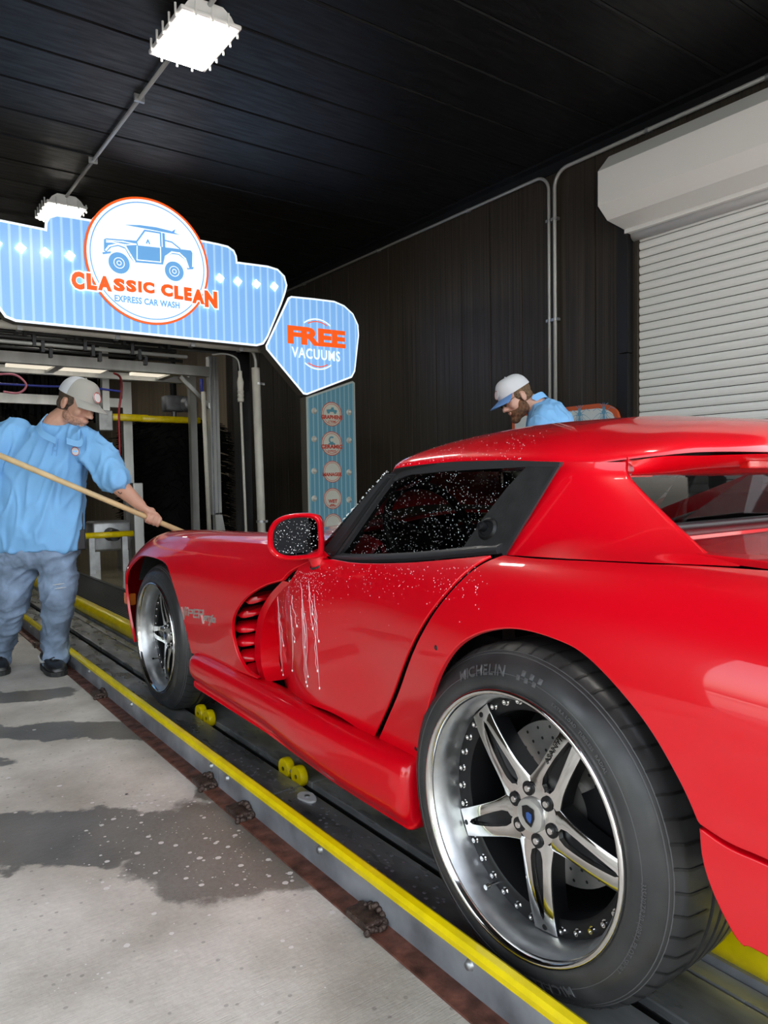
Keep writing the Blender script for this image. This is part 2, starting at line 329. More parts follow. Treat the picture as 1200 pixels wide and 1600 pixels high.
# conduits on the wall
def arcpath(a, b, c, r, n=8):
    a, b, c = map(lambda q: np.array(q, float), (a, b, c)); u = (a-b)/np.linalg.norm(a-b); w = (c-b)/np.linalg.norm(c-b)
    P = [a]
    for k in range(n+1):
        t = k/n*math.pi/2; P.append(b+r*(u+w)-r*(u*math.sin(t)+w*math.cos(t)))
    return [a]+P[1:][::-1][::-1]+[c] if False else [a]+[b+r*(u+w)-r*(w*math.cos(t_)+u*math.sin(t_)) for t_ in [k/n*math.pi/2 for k in range(n+1)]]+[c]
XC = XR-.035
def conduit(path, r, label, clamps, cond_mat=m_cond):
    p0 = path[0]; t = thing('wall_conduit', tuple(p0), label, 'conduit')
    MB().tube(path, r, 12).mk('pipe', cond_mat, t, smooth=True)
    for c, ax in clamps:
        MB().tube([np.array(c)-np.array(ax)*.012, np.array(c)+np.array(ax)*.012], r+.004, 12).box(np.array(c)-(.012, .03, .012), np.array(c)+(.03, .03, .012)).mk('clamp', m_galv, t)
    return t
z1 = 3.595; ya = at(858, 400, x=XC)[1]; yb = at(867, 400, x=XC)[1]
P1 = arcpath((XC, 11.5, z1), (XC, ya, z1), (XC, ya, .4), .16)
P1 = [(XC, 11.5, z1)]+[(XC, ya+.14-.14*math.sin(t), z1-.14+.14*math.cos(t)) for t in np.linspace(0, math.pi/2, 9)]+[(XC, ya, .4)]
conduit(P1, .014, 'grey conduit running left along wall top then down beside the other', [((XC, y_, z1), (0, 1, 0)) for y_ in (5.4, 6.9, 8.6)]+[((XC, ya, 3.2), (0, 0, 1)), ((XC, ya, 2.35), (0, 0, 1))])
P2 = [(XC, -.8, z1)]+[(XC, yb-.14+.14*math.sin(t), z1-.14+.14*math.cos(t)) for t in np.linspace(0, math.pi/2, 9)]+[(XC, yb, .4)]
conduit(P2, .016, 'grey conduit running right above the white shutter then down the wall', [((XC, 3.4, z1), (0, 1, 0)), ((XC, 2.5, z1), (0, 1, 0)), ((XC, yb, 3.2), (0, 0, 1)), ((XC, yb, 2.35), (0, 0, 1))])
# ceiling lamps
def lamp(c, label, n):
    cx_, cy_ = c; t = thing('ceiling_light', (cx_, cy_, ZC), label, 'light', 'floodlights on the ceiling'); zt_ = ZC-.012; L_, B_ = .25, .16
    mb = MB(); mb.prism([(-B_, 0), (-B_*.8, -.05), (-B_*.5, -.085), (B_*.5, -.085), (B_*.8, -.05), (B_, 0)][::-1], (cx_, cy_-L_*.96, zt_-.09), (1, 0, 0), (0, 0, -1), (0, 1, 0), 2*L_*.96)
    mb.mk('housing', m_white, t)
    MB().bbox((cx_-B_-.02, cy_-L_-.02, zt_-.11), (cx_+B_+.02, cy_+L_+.02, zt_-.085), .008).mk('frame', m_white, t)
    MB().bbox((cx_-B_+.012, cy_-L_+.012, zt_-.125), (cx_+B_-.012, cy_+L_-.012, zt_-.105), .006).mk('lens', m_lamp, t)
    for s_ in (-1, 1):
        for i in range(5):
            yy = cy_-L_+.05+i*(2*L_-.1)/4; MB().tube([(cx_+s_*(B_+.024), yy, zt_-.125), (cx_+s_*(B_+.024), yy, zt_-.05)], .007, 6).mk('clip', m_white, t)
        for i in range(3):
            xx = cx_-B_*.6+i*B_*.6; MB().tube([(xx, cy_+s_*(L_+.024), zt_-.125), (xx, cy_+s_*(L_+.024), zt_-.05)], .007, 6).mk('clip', m_white, t)
    MB().box((cx_-.04, cy_-.06, zt_-.01), (cx_+.04, cy_+.06, zt_+.012)).mk('mount', m_galv, t)
lc = at(303, 66, z=ZC-.12); lx, ly = lc[0], lc[1]; l2 = at(88, 333, z=ZC-.12)
lamp((lx, ly), 'bright white floodlight on the black ceiling above the red car', 1)
lamp((lx, l2[1]), 'farther white floodlight partly hidden behind the blue sign top edge', 2)
lamp((lx, ly-3.6), 'bright white floodlight on the ceiling over the bay entrance', 0)
lamp((lx, l2[1]+3.7), 'bright floodlight over the wash tunnel behind the blue sign', 3)
lamp((lx, l2[1]+7.4), 'last bright floodlight deep in the wash tunnel', 3)
cc = MB(); cc.tube([(lx, -.8, ZC-.03), (lx, 17., ZC-.03)], .014, 10); t = thing('ceiling_conduit', (lx, 4, ZC), 'thin grey conduit on the ceiling joining the floodlights', 'conduit'); cc.mk('pipe', m_cond, t, smooth=True)
for yy in (ly+1., ly+2.2, ly-1.2): MB().box((lx-.035, yy-.01, ZC-.05), (lx+.035, yy+.01, ZC-.0)).mk('clamp', m_galv, t)
# ================================================================ conveyor
Y0, Y1 = -1.1, 12.
rw = mk('trim_2', *(lambda b: (b.V, b.F))(MB().box((.900, Y0, -.06), (.953, Y1, GZ+.005))), m_rust); tag(rw, kind='structure')
gl = thing('guard_rail', (.975, 3, -.02), 'low yellow lipped steel guide rail along the near side of the conveyor', 'rail')
for (a, b_) in ((Y0, 2.27), (2.275, 5.6), (5.605, Y1)):
    MB().box((.953, a, -.10), (.960, b_, .072)).mk('side_plate', m_angle, gl)
    MB().prism([(.946, .066), (.944, .080), (.949, .090), (.962, .094), (.9715, .088), (.9715, .080), (.962, .082), (.962, .066)], (0, a+.001, 0), (1, 0, 0), (0, 0, 1), (0, 1, 0), b_-a-.002).mk('yellow_lip', m_yel, gl)
for yb_ in (.35, 1.05, 1.62, 2.2, 2.33, 3.2, 3.9, 4.7, 5.4, 6.2):
    MB().lathe([(0, .008), (.008, .008), (.010, .003), (.012, 0)], (.953, yb_, .048), (-1, 0, 0), 10).mk('bolt', m_galv, gl, smooth=True)
for i, yy in enumerate((1.37, 2.05, 2.33, 3.62, 5.0)):
    t = thing('anchor_plate', (.95, yy, GZ), ['burnt weld clip nearest the camera on the rusty floor strip', 'welded anchor clip just nearer than the yellow lip joint', 'welded anchor clip just beyond the yellow lip joint', 'small welded clip on the rusty strip below the front wheel', "welded clip on the rusty strip by the worker's shoe"][i], 'bracket')
    MB().bbox((.895, yy-.045, GZ+.006), (.950, yy+.045, GZ+.024), .005).mk('plate', m_weld, t)
    mb = MB(); pth = [(.895, yy-.046, GZ+.008), (.942, yy-.047, GZ+.01), (.944, yy, GZ+.03), (.942, yy+.047, GZ+.01)]
    for q in catmull(pth, 6): mb.ball(np.array(q)+rng.normal(0, .002, 3), .009, 4)
    mb.mk('weld_bead', m_weld, t, smooth=True)
dk = thing('conveyor_deck', (1.2, 3, 0), 'worn grey steel conveyor deck plates with long slots under the wheels', 'conveyor')
segs = [Y0, 1.12, 2.1, 4.4, 6.6, 8.9, Y1]
for a, b_ in zip(segs[:-1], segs[1:]):
    MB().bbox((.986, a+.002, -.03), (1.168, b_-.002, 0.), .003).mk('plate', m_steel, dk)
    MB().bbox((1.208, a+.002, -.03), (1.340, b_-.002, 0.), .003).mk('plate', m_steel, dk)
    MB().bbox((1.352, a+.002, -.03), (1.40, b_-.002, -.004), .003).mk('plate', m_steel, dk)
MB().box((1.168, Y0, -.08), (1.172, Y1, -.02)).box((1.204, Y0, -.08), (1.208, Y1, -.02)).mk('slot_wall', m_blk, dk)
mb = MB()
for i in range(170):
    mb.lathe([(0, .0018), (.004, .0015), (.006, 0)], (1.01+.14*rng.random(), 1.3+rng.random()*1.6, .0), (0, 0, 1), 6)
mb.mk('rivet_heads', m_angle, dk, smooth=True)['kind'] = 'stuff'
pd = thing('wear_pad', tuple(at(480, 1247, z=.0)), 'small white plastic pad screwed to the conveyor deck', 'pad'); c0 = at(480, 1247, z=.0)
MB().prism([(.025*math.cos(a)*(1+.12*math.sin(3*a)), .042*math.sin(a)) for a in np.linspace(0, 2*math.pi, 20)[:-1]], c0, (1, 0, 0), (0, 1, 0), (0, 0, 1), .006).mk('pad_body', m_white, pd)
MB().lathe([(0, .003), (.008, .003), (.009, 0)], c0+np.array([0, 0, .006]), (0, 0, 1), 10).mk('screw', m_galv, pd)
tb = thing('guide_tube', (1.44, 3, 0), 'round yellow guide rail between the conveyor deck and the grating', 'rail')
MB().prism([(1.40+.052-.052*math.cos(a), .046+.048*math.sin(a)) for a in np.linspace(-.9, math.pi+.9, 22)], (0, Y0, 0), (1, 0, 0), (0, 0, 1), (0, 1, 0), Y1-Y0).mk('yellow_tube', m_yel, tb, auto=40)
MB().box((1.405, Y0, -.10), (1.50, Y1, .012)).mk('base_angle', m_angle, tb)
gt = thing('floor_grating', (1.8, 4, -.03), 'dark ribbed floor grating beside the yellow tube', 'grating')
for i in range(24):
    x_ = 1.508+i*.0235; MB().box((x_, Y0, -.07), (x_+.013, 9.0, -.022)).mk('bar', m_grate, gt)
MB().box((1.505, 9.0, -.07), (2.1, Y1+4, GZ)).box((2.06, Y0, -.07), (2.10, 9.0, GZ)).mk('frame', m_grate, gt)
for i, (u_, v_) in enumerate(((455, 1212), (298, 1110), (465, 1216))[:2]):
    c1 = at(u_, v_, z=-.0); c1[0] = 1.188; c1[1] -= (.0, .14)[i]
    t = thing('conveyor_roller', (1.188, c1[1], 0), ['yellow roller in the deck slot below the middle of the sill', 'yellow roller in the deck slot behind the front wheel'][i], 'roller')
    for s_ in (-.045, .045):
        MB().lathe([(.008, -.014), (.034, -.014), (.036, -.008), (.036, .008), (.034, .014), (.008, .014)], (1.188, c1[1]+s_, .012), (1, 0, 0), 18).mk('wheel', m_yel, t, auto=40)
    MB().tube([(1.188, c1[1]-.08, .012), (1.188, c1[1]+.08, .012)], .008, 8).mk('axle', m_galv, t)
# ================================================================ the red car
XCC = 1.93
def paint():
    m = mat('red_paint', (.64, .0, .008), .35, coat=1.0, spec=.25); b = m.node_tree.nodes['Principled BSDF']; b.inputs['Coat IOR'].default_value = 1.45
    return m
m_red = paint()
m_liner = mat('arch_liner', (.008, .008, .008), .8, bump=(80, .5, .004))
m_int = mat('cabin_black', (.012, .012, .013), .6)
m_vinyl = mat('black_vinyl', (.024, .024, .024), .33, bump=(130, .25, .002), var=(30, .8, 1.3))
m_trimb = mat('satin_black_trim', (.03, .03, .032), .32)
m_chrome = mat('polished_metal', (.78, .77, .75), .09, 1.0, var=(8, .92, 1.05))
m_lip = mat('brushed_rim_barrel', (.58, .59, .60), .42, 1.0, var=(18, .8, 1.1), rvar=.08)
m_spokeblk = mat('gloss_black', (.007, .007, .008), .38, spec=.3)
m_tyre = mat('tyre_rubber', (.029, .029, .030), .38, bump=(160, .15, .001), var=(12, .8, 1.4), rvar=.1)
m_tread = mat('tread_rubber', (.05, .05, .052), .5, bump=(120, .3, .001), var=(10, .7, 1.6), rvar=.12)
m_letter = mat('tyre_lettering', (.075, .075, .078), .4)
m_badge = mat('silver_badge', (.55, .53, .5), .3, .6)
m_amber = mat('amber_lens', (.9, .22, .03), .2, coat=1)
m_redlens = mat('red_lens', (.5, .01, .01), .2, coat=1, bump=(200, .4, .002))
m_disc = mat('brake_disc', (.42, .4, .38), .38, .8, var=(15, .8, 1.1))
m_drop = mat('water_drop', (.85, .86, .87), .08, coat=1, spec=.8)
def glass(name, tint, refl=.06, fac=.85):
    m = bpy.data.materials.new(name); m.use_nodes = True; nt = m.node_tree; nt.nodes.clear(); N = nt.nodes.new; L = nt.links.new
    o = N('ShaderNodeOutputMaterial'); tr = N('ShaderNodeBsdfTransparent'); tr.inputs[0].default_value = tuple(tint)+(1,)
    g = N('ShaderNodeBsdfGlossy'); g.inputs['Roughness'].default_value = .02; lf = N('ShaderNodeLayerWeight'); lf.inputs[0].default_value = .5; pw = N('ShaderNodeMath'); pw.operation = 'POWER'; L(lf.outputs['Facing'], pw.inputs[0]); pw.inputs[1].default_value = 4.5; lw = N('ShaderNodeMath'); lw.operation = 'MULTIPLY_ADD'; L(pw.outputs[0], lw.inputs[0]); lw.inputs[1].default_value = .8; lw.inputs[2].default_value = .035
    mx = N('ShaderNodeMixShader'); L(lw.outputs[0], mx.inputs[0]); L(tr.outputs[0], mx.inputs[1]); L(g.outputs[0], mx.inputs[2]); L(mx.outputs[0], o.inputs[0]); return m
m_gl = glass('tinted_glass', (.16, .15, .15)); m_gls = glass('clear_window_film', (.22, .23, .22))
# ---- smooth body surface: lengthwise stations, each a cross section from rocker to centre line
def cardinal(kn):
    n = len(kn); kn = np.array(kn, float); h = np.diff(kn); A = np.zeros((n, n)); B = np.zeros((n, n)); A[0, 0] = A[-1, -1] = 1
    for i in range(1, n-1):
        A[i, i-1] = h[i-1]; A[i, i] = 2*(h[i-1]+h[i]); A[i, i+1] = h[i]
        B[i, i-1] = 6/h[i-1]; B[i, i] = -6/h[i-1]-6/h[i]; B[i, i+1] = 6/h[i]
    Mm = np.linalg.solve(A, B)
    def ev(q):
        q = np.atleast_1d(np.asarray(q, float)); i = np.clip(np.searchsorted(kn, q)-1, 0, n-2); hh = h[i]; a = (kn[i+1]-q)/hh; b = (q-kn[i])/hh
        R = np.zeros((len(q), n)); r = np.arange(len(q)); R[r, i] += a; R[r, i+1] += b
        ca = (a**3-a)*hh**2/6; cb = (b**3-b)*hh**2/6; R += ca[:, None]*Mm[i]+cb[:, None]*Mm[i+1]; return R
    return ev
STA = [  # y, then (x,z) for t = 0..7
 (-.35, [(1.30,.30),(1.26,.42),(1.25,.55),(1.26,.66),(1.32,.74),(1.40,.79),(1.60,.80),(1.93,.80)]),
 (-.05, [(1.08,.28),(1.05,.42),(1.04,.56),(1.05,.68),(1.10,.78),(1.22,.825),(1.50,.835),(1.93,.835)]),
 (.25, [(.99,.26),(.965,.42),(.955,.59),(.965,.72),(1.03,.815),(1.17,.848),(1.48,.85),(1.93,.85)]),
 (.55, [(.985,.24),(.955,.42),(.942,.61),(.952,.745),(1.018,.835),(1.15,.866),(1.46,.865),(1.93,.865)]),
 (.95, [(1.01,.24),(.965,.42),(.945,.62),(.955,.755),(1.015,.842),(1.14,.868),(1.46,.87),(1.93,.87)]),
 (1.2, [(1.065,.24),(1.03,.40),(.985,.58),(.98,.73),(1.03,.825),(1.14,.858),(1.46,.87),(1.93,.87)]),
 (1.5, [(1.09,.24),(1.058,.40),(1.03,.57),(1.02,.71),(1.055,.80),(1.145,.838),(1.46,.87),(1.93,.88)]),
 (1.8, [(1.09,.24),(1.06,.40),(1.04,.56),(1.04,.69),(1.07,.785),(1.155,.825),(1.46,.86),(1.93,.89)]),
 (2.1, [(1.09,.24),(1.06,.40),(1.04,.56),(1.04,.69),(1.075,.785),(1.17,.832),(1.46,.845),(1.93,.885)]),
 (2.45, [(1.09,.24),(1.058,.40),(1.035,.56),(1.03,.68),(1.07,.775),(1.175,.822),(1.46,.81),(1.93,.855)]),
 (2.8, [(1.085,.24),(1.05,.40),(1.02,.56),(1.012,.675),(1.06,.77),(1.18,.812),(1.46,.78),(1.93,.81)]),
 (3.13, [(1.045,.24),(1.01,.42),(.995,.56),(1.005,.665),(1.065,.755),(1.19,.795),(1.46,.75),(1.93,.765)]),
 (3.4, [(1.06,.24),(1.03,.40),(1.018,.54),(1.033,.645),(1.10,.725),(1.23,.762),(1.49,.715),(1.93,.71)]),
 (3.62, [(1.10,.22),(1.08,.37),(1.07,.50),(1.088,.60),(1.18,.67),(1.29,.70),(1.53,.655),(1.93,.64)]),
 (3.82, [(1.27,.20),(1.25,.33),(1.245,.44),(1.26,.52),(1.31,.58),(1.40,.61),(1.58,.575),(1.93,.56)]),
 (3.97, [(1.50,.20),(1.49,.28),(1.49,.36),(1.50,.42),(1.53,.46),(1.58,.48),(1.70,.46),(1.93,.45)]),
]
SY = [s_[0] for s_ in STA]; CT = np.array([[list(p) for p in s_[1]]+[[2*XCC-s_[1][6][0], s_[1][6][1]], [2*XCC-s_[1][5][0], s_[1][5][1]]] for s_ in STA])
evY = cardinal(SY); evT = cardinal(range(10))
def body(y, t):
    y = np.atleast_1d(np.asarray(y, float)); t = np.atleast_1d(np.asarray(t, float))
    B = evY(y); T = evT(t); P = np.einsum('ni,nk,ikc->nc', B, T, CT)
    return np.stack([P[:, 0], y, P[:, 1]], 1)
def door_surf(y, t):
    P = body(y, t); s_ = np.clip((P[:, 1]-1.78)/.40, 0, 1.4); zz = np.clip((.80-P[:, 2])/.10, 0, 1); zz = zz*zz*(3-2*zz)
    P[:, 0] += .085*s_**2*zz; return P
def normals(S, y, t):
    e = 1e-3; a = (S(y+e, t)-S(y-e, t)); b = (S(y, t+e)-S(y, t-e)); n = -np.cross(a, b); return n/(np.linalg.norm(n, axis=1)[:, None]+1e-12)
class Pick:
    """finds the surface point (y, t) seen along a line of sight"""
    def __init__(s, S, y0, y1, t0=0., t1=7.):
        s.S = S; gy, gt = np.meshgrid(np.linspace(y0, y1, 260), np.linspace(t0, t1, 160), indexing='ij'); s.y = gy.ravel(); s.t = gt.ravel()
        P = S(s.y, s.t); n = normals(S, s.y, s.t); s.uv = proj(P); f = ((CAM-P)*n).sum(1); s.bad = (f < -.02)*1e4+(((P-CAM) @ RM)[:, 2] > -.2)*1e5; s.dep = np.linalg.norm(P-CAM, axis=1)
    def __call__(s, u, v):
        d = np.hypot(s.uv[:, 0]-u, s.uv[:, 1]-v)+s.bad; k = np.argmin(d+s.dep*1.5); y, t = s.y[k], s.t[k]
        for _ in range(12):
            p = proj(s.S(y, t))[0]; e = 1e-4; py = (proj(s.S(y+e, t))[0]-p)/e; pt = (proj(s.S(y, t+e))[0]-p)/e
            J = np.array([py, pt]).T; r = np.array([u, v])-p
            d_ = np.linalg.lstsq(J.T@J+np.eye(2)*3., J.T@r, rcond=None)[0]; y += np.clip(d_[0], -.05, .05); t += np.clip(d_[1], -.2, .2)
        return (y, t)
pk = Pick(body, .3, 3.7); pkd = Pick(door_surf, .9, 2.5, 0, 6)
TS = .13   # metres per unit of t, roughly
def outline(segs):
    """segments: lists of (y,t); each is smoothed, corners kept between them"""
    out = []
    for s_ in segs:
        q = catmull([(a, b*TS) for a, b in s_], 10) if len(s_) > 2 else [np.array((a, b*TS)) for a, b in s_]
        out += q[:-1] if out is not None else q
    # resample
    P = np.array(out); res = []
    for i in range(len(P)):
        a, b = P[i], P[(i+1) % len(P)]; L = np.linalg.norm(b-a); n = max(1, int(math.ceil(L/.016)))
        if L < 1e-5: continue
        for k in range(n): res.append(a+(b-a)*k/n)
    R_ = [res[0]]
    for p in res[1:]:
        if np.linalg.norm(p-R_[-1]) > .004: R_.append(p)
    if np.linalg.norm(R_[0]-R_[-1]) < .004: R_.pop()
    return np.array(R_)
def inpoly(P, Q):
    x, y = P[:, 0], P[:, 1]; c = np.zeros(len(P), bool); n = len(Q)
    for i in range(n):
        x1, y1 = Q[i]; x2, y2 = Q[i-1]
        m = ((y1 > y) != (y2 > y)); c ^= m & (x < (x2-x1)*(y-y1)/((y2-y1) if y2 != y1 else 1e-12)+x1)
    return c
def surface_panel(name, S, segs, m, parent, step=.02, thick=.012, r=.003, gap=.002):
    Q = outline(segs); n = len(Q); A = .5*np.sum(Q[:, 0]*np.roll(Q[:, 1], -1)-np.roll(Q[:, 0], -1)*Q[:, 1])
    if A < 0: Q = Q[::-1]
    tg = np.roll(Q, -1, 0)-np.roll(Q, 1, 0); tg /= np.linalg.norm(tg, axis=1)[:, None]; inn = np.stack([-tg[:, 1], tg[:, 0]], 1); Q = Q+inn*gap
    lo, hi = Q.min(0), Q.max(0); gx, gy = np.meshgrid(np.arange(lo[0], hi[0], step), np.arange(lo[1], hi[1], step)); gx = gx+(np.arange(gx.shape[0]) % 2)[:, None]*step/2
    G = np.stack([gx.ravel(), gy.ravel()], 1); G = G[inpoly(G, Q)]
    D = np.sqrt(((G[:, None, :]-Q[None])**2).sum(2)).min(1) if len(G) else np.zeros(0); G = G[D > step*.55]
    pts = [Vector(q) for q in np.vstack([Q, G])]
    vs, es, fs, ov, oe, of = delaunay_2d_cdt(pts, [(i, (i+1) % n) for i in range(n)], [], 1, 1e-6)
    V2 = np.array([v[:] for v in vs]); F = []
    fa = np.array([list(f) for f in fs]); F = fa[inpoly(V2[fa].mean(1), Q)].tolist()
    y, t = V2[:, 0], V2[:, 1]/TS; P = S(y, t); N = normals(S, y, t)
    for f in F:
        q = P[f]
        if np.cross(q[1]-q[0], q[2]-q[0]).dot(N[f[0]]) < 0: f.reverse()
    # rolled edge
    bi = [k for k in range(n)]
    idx = []
    for k in range(n):
        d = np.hypot(V2[:, 0]-Q[k, 0], V2[:, 1]-Q[k, 1]); idx.append(int(np.argmin(d)))
    p = P[idx]; nn = N[idx]; ed = np.roll(p, -1, 0)-np.roll(p, 1, 0); o = np.cross(ed, nn); o /= np.linalg.norm(o, axis=1)[:, None]+1e-12
    cen = P.mean(0); 
    if (((p-np.roll(p, 3, 0))*0).sum() == 0):
        inn3 = S((Q+inn*.01)[:, 0], (Q+inn*.01)[:, 1]/TS)-p; s_ = np.sign((inn3*o).sum(1)); o = o*(-1 if np.median(s_) > 0 else 1)
    R1 = p+o*r*.75-nn*r*.3; R2 = p+o*r-nn*r; R3 = p+o*r*.8-nn*thick; k0 = len(P)
    P = np.vstack([P, R1, R2, R3]); N = np.vstack([N, (o*.75+nn*.65), o, o])
    N /= np.linalg.norm(N, axis=1)[:, None]
    for k in range(n):
        k2 = (k+1) % n
        for (a, b) in ((None, 0), (0, 1), (1, 2)):
            A_ = idx[k] if a is None else k0+a*n+k; B_ = idx[k2] if a is None else k0+a*n+k2
            f = [A_, k0+b*n+k, k0+b*n+k2, B_]
            q = P[f]; 
            if len(set(f)) == 4:
                if np.cross(q[1]-q[0], q[2]-q[0]).dot(N[f[1]]+N[f[0]]) < 0: f.reverse()
                F.append(f)
    return mk(name, P, F, m, parent, smooth=True, nrm=N)
car = thing('sports_car', (XCC, 2.0, 0), 'glossy red two-seat sports car with hardtop, wet with soap drops, on the conveyor', 'car')
def both(o, kids=()):
    c = mirror(o, XCC)
    return c
X = lambda *q: [pk(*a) for a in q]
Xd = lambda *q: [pkd(*a) for a in q]
def yz(y, z, S=body):
    t = 2.; 
    for _ in range(30):
        f = S(y, t)[0][2]-z; g = (S(y, t+1e-3)[0][2]-S(y, t-1e-3)[0][2])/2e-3; t -= np.clip(f/g, -.5, .5)
    return (y, float(t))
# arch outlines in side view
HR = (.9845, .3435); HF = (3.19, .3268)
archR = X((655, 1192), (658, 1150), (670, 1100), (700, 1027), (740, 993), (800, 982), (870, 1000), (920, 1030), (1000, 1120), (1060, 1220), (1091, 1289))
archF = X((299, 1020), (285, 962), (265, 895), (252, 875))+[yz(3.22, .69), yz(3.36, .655), yz(3.47, .60), yz(3.53, .53)]
vent_f = X((440, 905), (410, 915), (380, 936), (364, 962), (362, 990), (370, 1022), (385, 1048), (402, 1060))
top_s = X((512, 869), (490, 874), (470, 882), (452, 892), (440, 905))
# hood + front wings in one clip (near half then far half)
sillF = X((402, 1060), (350, 1040), (299, 1020))
clip = surface_panel('front_wing', body, [[(2.16, 7.), (2.10, 6.3), (2.0, 5.6), (1.93, 5.15), top_s[0]], top_s, vent_f, sillF, archF,
      [archF[-1], yz(3.54, .56), (3.62, 2.95), (3.82, 3.), (3.968, 3.1)], [(3.968, 3.1), (3.968, 7.)], [(3.968, 7.), (2.16, 7.)]], m_red, car, gap=.0, step=.022)
both(clip)
fb = surface_panel('front_bumper', body, [[yz(3.545, .545), yz(3.55, .45), yz(3.52, .30)], [(3.52, .1), (3.7, .0), (3.968, 0.)], [(3.968, 0.), (3.968, 3.05)], [(3.968, 3.05), (3.82, 2.95), (3.62, 2.9), yz(3.545, .545)]], m_red, car, step=.03)
both(fb)
nose = []; 
for t_ in np.linspace(0, 7, 40): nose.append(body(3.966, t_)[0])
nv = [list(p) for p in nose]; nv += [[2*XCC-p[0], p[1], p[2]] for p in nose[::-1]]
mk('grille', nv, [list(range(len(nv)))], m_red, car)
# door
beltd = Xd((520, 874), (560, 880), (640, 879), (720, 872), (768, 867))
reard = Xd((768, 867), (738, 884), (700, 921), (668, 962), (645, 1003), (622, 1062), (600, 1117), (581, 1157))
silld = Xd((581, 1157), (500, 1107), (428, 1062))
frontd = Xd((428, 1062), (414, 1030), (409, 990), (414, 955), (430, 928), (452, 908), (468, 884))
topd = Xd((468, 884), (490, 876), (520, 874))
door = surface_panel('door', door_surf, [beltd, reard, silld, frontd, topd], m_red, car, gap=.0025, step=.018, thick=.006); both(door)
# rear quarter
qb = X((787, 867), (850, 873), (1000, 880), (1120, 885))+[(.30, 5.05), (.0, 5.), (-.33, 5.)]
qfront = X((588, 1161), (607, 1117), (629, 1062), (652, 1003), (675, 962), (707, 921), (745, 886), (787, 867))
low = [archR[-1], yz(.52, .505), yz(.44, .50)]+[yz(.2, .47), yz(-.05, .45), yz(-.33, .43)]
qr = surface_panel('rear_quarter', body, [qfront, qb, [qb[-1], low[-1]], low[::-1], archR[::-1], [archR[0], qfront[0]]], m_red, car, step=.018, thick=.013, gap=.003); both(qr)
bl = X((1093, 1294), (1097, 1340), (1110, 1385), (1135, 1440), (1160, 1478), (1200, 1496))+[yz(.2, .35), yz(-.05, .33), yz(-.33, .33)]
rb = surface_panel('rear_bumper', body, [bl, [bl[-1], yz(-.33, .425)], [yz(-.33, .425), yz(-.05, .445), yz(.2, .465), yz(.44, .495), yz(.52, .50)]+X((1093, 1294))], m_red, car, step=.02, thick=.03); both(rb)
# deck between the buttresses and tail face
dkp = surface_panel('rear_deck', body, [qb[1:][::1] and [(1.0, 5.35), (.8, 5.25), (.5, 5.1), (.2, 5.07), (-.33, 5.03)], [(-.33, 5.03), (-.33, 7)], [(-.33, 7), (1.0, 7)], [(1.0, 7), (1.0, 5.35)]], m_red, car, step=.03, gap=0); both(dkp)
tv = [body(-.345, t_)[0] for t_ in np.linspace(.4, 7, 40)]; nv = [list(p) for p in tv]+[[2*XCC-p[0], p[1], p[2]] for p in tv[::-1]]
mk('tail_panel', nv, [list(range(len(nv)))], m_red, car)
# dark inner shell that the gaps and openings look into
def grid(name, S, U, Vv, m, parent, flip=False, smooth=True):
    P = np.array([[S(a, b) for b in Vv] for a in U]).reshape(-1, 3); nb = len(Vv); F = []
    for i in range(len(U)-1):
        for j in range(nb-1):
            f = [i*nb+j, i*nb+j+1, (i+1)*nb+j+1, (i+1)*nb+j]; F.append(f[::-1] if flip else f)
    return mk(name, P, F, m, parent, smooth)
mb = MB()
def slab(lo, hi): mb.box(lo, hi)
slab((1.22, 1.45, .15), (2.64, 2.58, .50)); slab((1.20, 1.36, .24), (1.24, 2.66, .78)); slab((2.62, 1.36, .24), (2.66, 2.66, .78)); slab((1.42, -.30, .26), (2.44, 3.9, .44))
slab((1.30, -.2, .44), (2.56, .45, .74)); slab((1.22, 2.0, .5), (2.64, 2.62, .68)); slab((1.45, 2.6, .40), (2.41, 3.75, .55)); slab((1.2, -.2, .34), (1.3, .44, .70)); slab((2.56, -.2, .34), (2.66, .44, .70))
slab((1.25, .45, .44), (2.6, 1.42, .62)); slab((1.42, 1.3, .2), (2.44, 1.45, .8))
mb.mk('underbody', m_liner, car)
def liner(hub, r, x0, x1, name='wheel_arch_liner', a0=-40, a1=220):
    V = []; F = []; n = 40
    for i in range(n+1):
        a = math.radians(a0+(a1-a0)*i/n)
        for x_, rr in ((x0, r), (x1, r), (x1, .05)): V.append((x_, hub[0]+rr*math.cos(a), hub[1]+rr*math.sin(a)))
    for i in range(n):
        for j in range(2): F.append([i*3+j, i*3+j+1, i*3+j+4, i*3+j+3])
    o = mk(name, V, F, m_liner, car, smooth=False); both(o)
liner(HR, .44, 1.085, 1.42, a0=-10, a1=178); liner(HF, .42, 1.11, 1.42, a0=30, a1=192)
# ---- side sill
sy = [1.165, 1.18, 1.22, 1.35, 1.55, 1.8, 2.1, 2.4, 2.58, 2.635, 2.65]
def sill_sec(y):
    b = np.interp(y, [1.33, 1.6, 1.9, 2.2, 2.8], [.052, .045, .048, .062, .068]); h = np.interp(y, [1.33, 1.7, 2.1, 2.8], [-.035, -.03, -.005, .01])
    return [(1.13, .330), (1.085, .343), (1.005+b, .345), (.977+b, .326), (.968+b, .29+h*.4), (.974+b, .25+h), (.995+b, .215+h), (1.06, .20+h), (1.16, .20+h)]
V = []; F = []
ys = list(np.linspace(1.37, 2.72, 36))
secs = [(1.342, .70), (1.346, .86), (1.355, .95)]+[(y, 1.) for y in ys]+[(2.74, .96), (2.755, .86), (2.76, .72)]
cs = [catmull([(a, b, 0) for a, b in sill_sec(y)], 5) for y, s_ in secs]; m_ = len(cs[0])
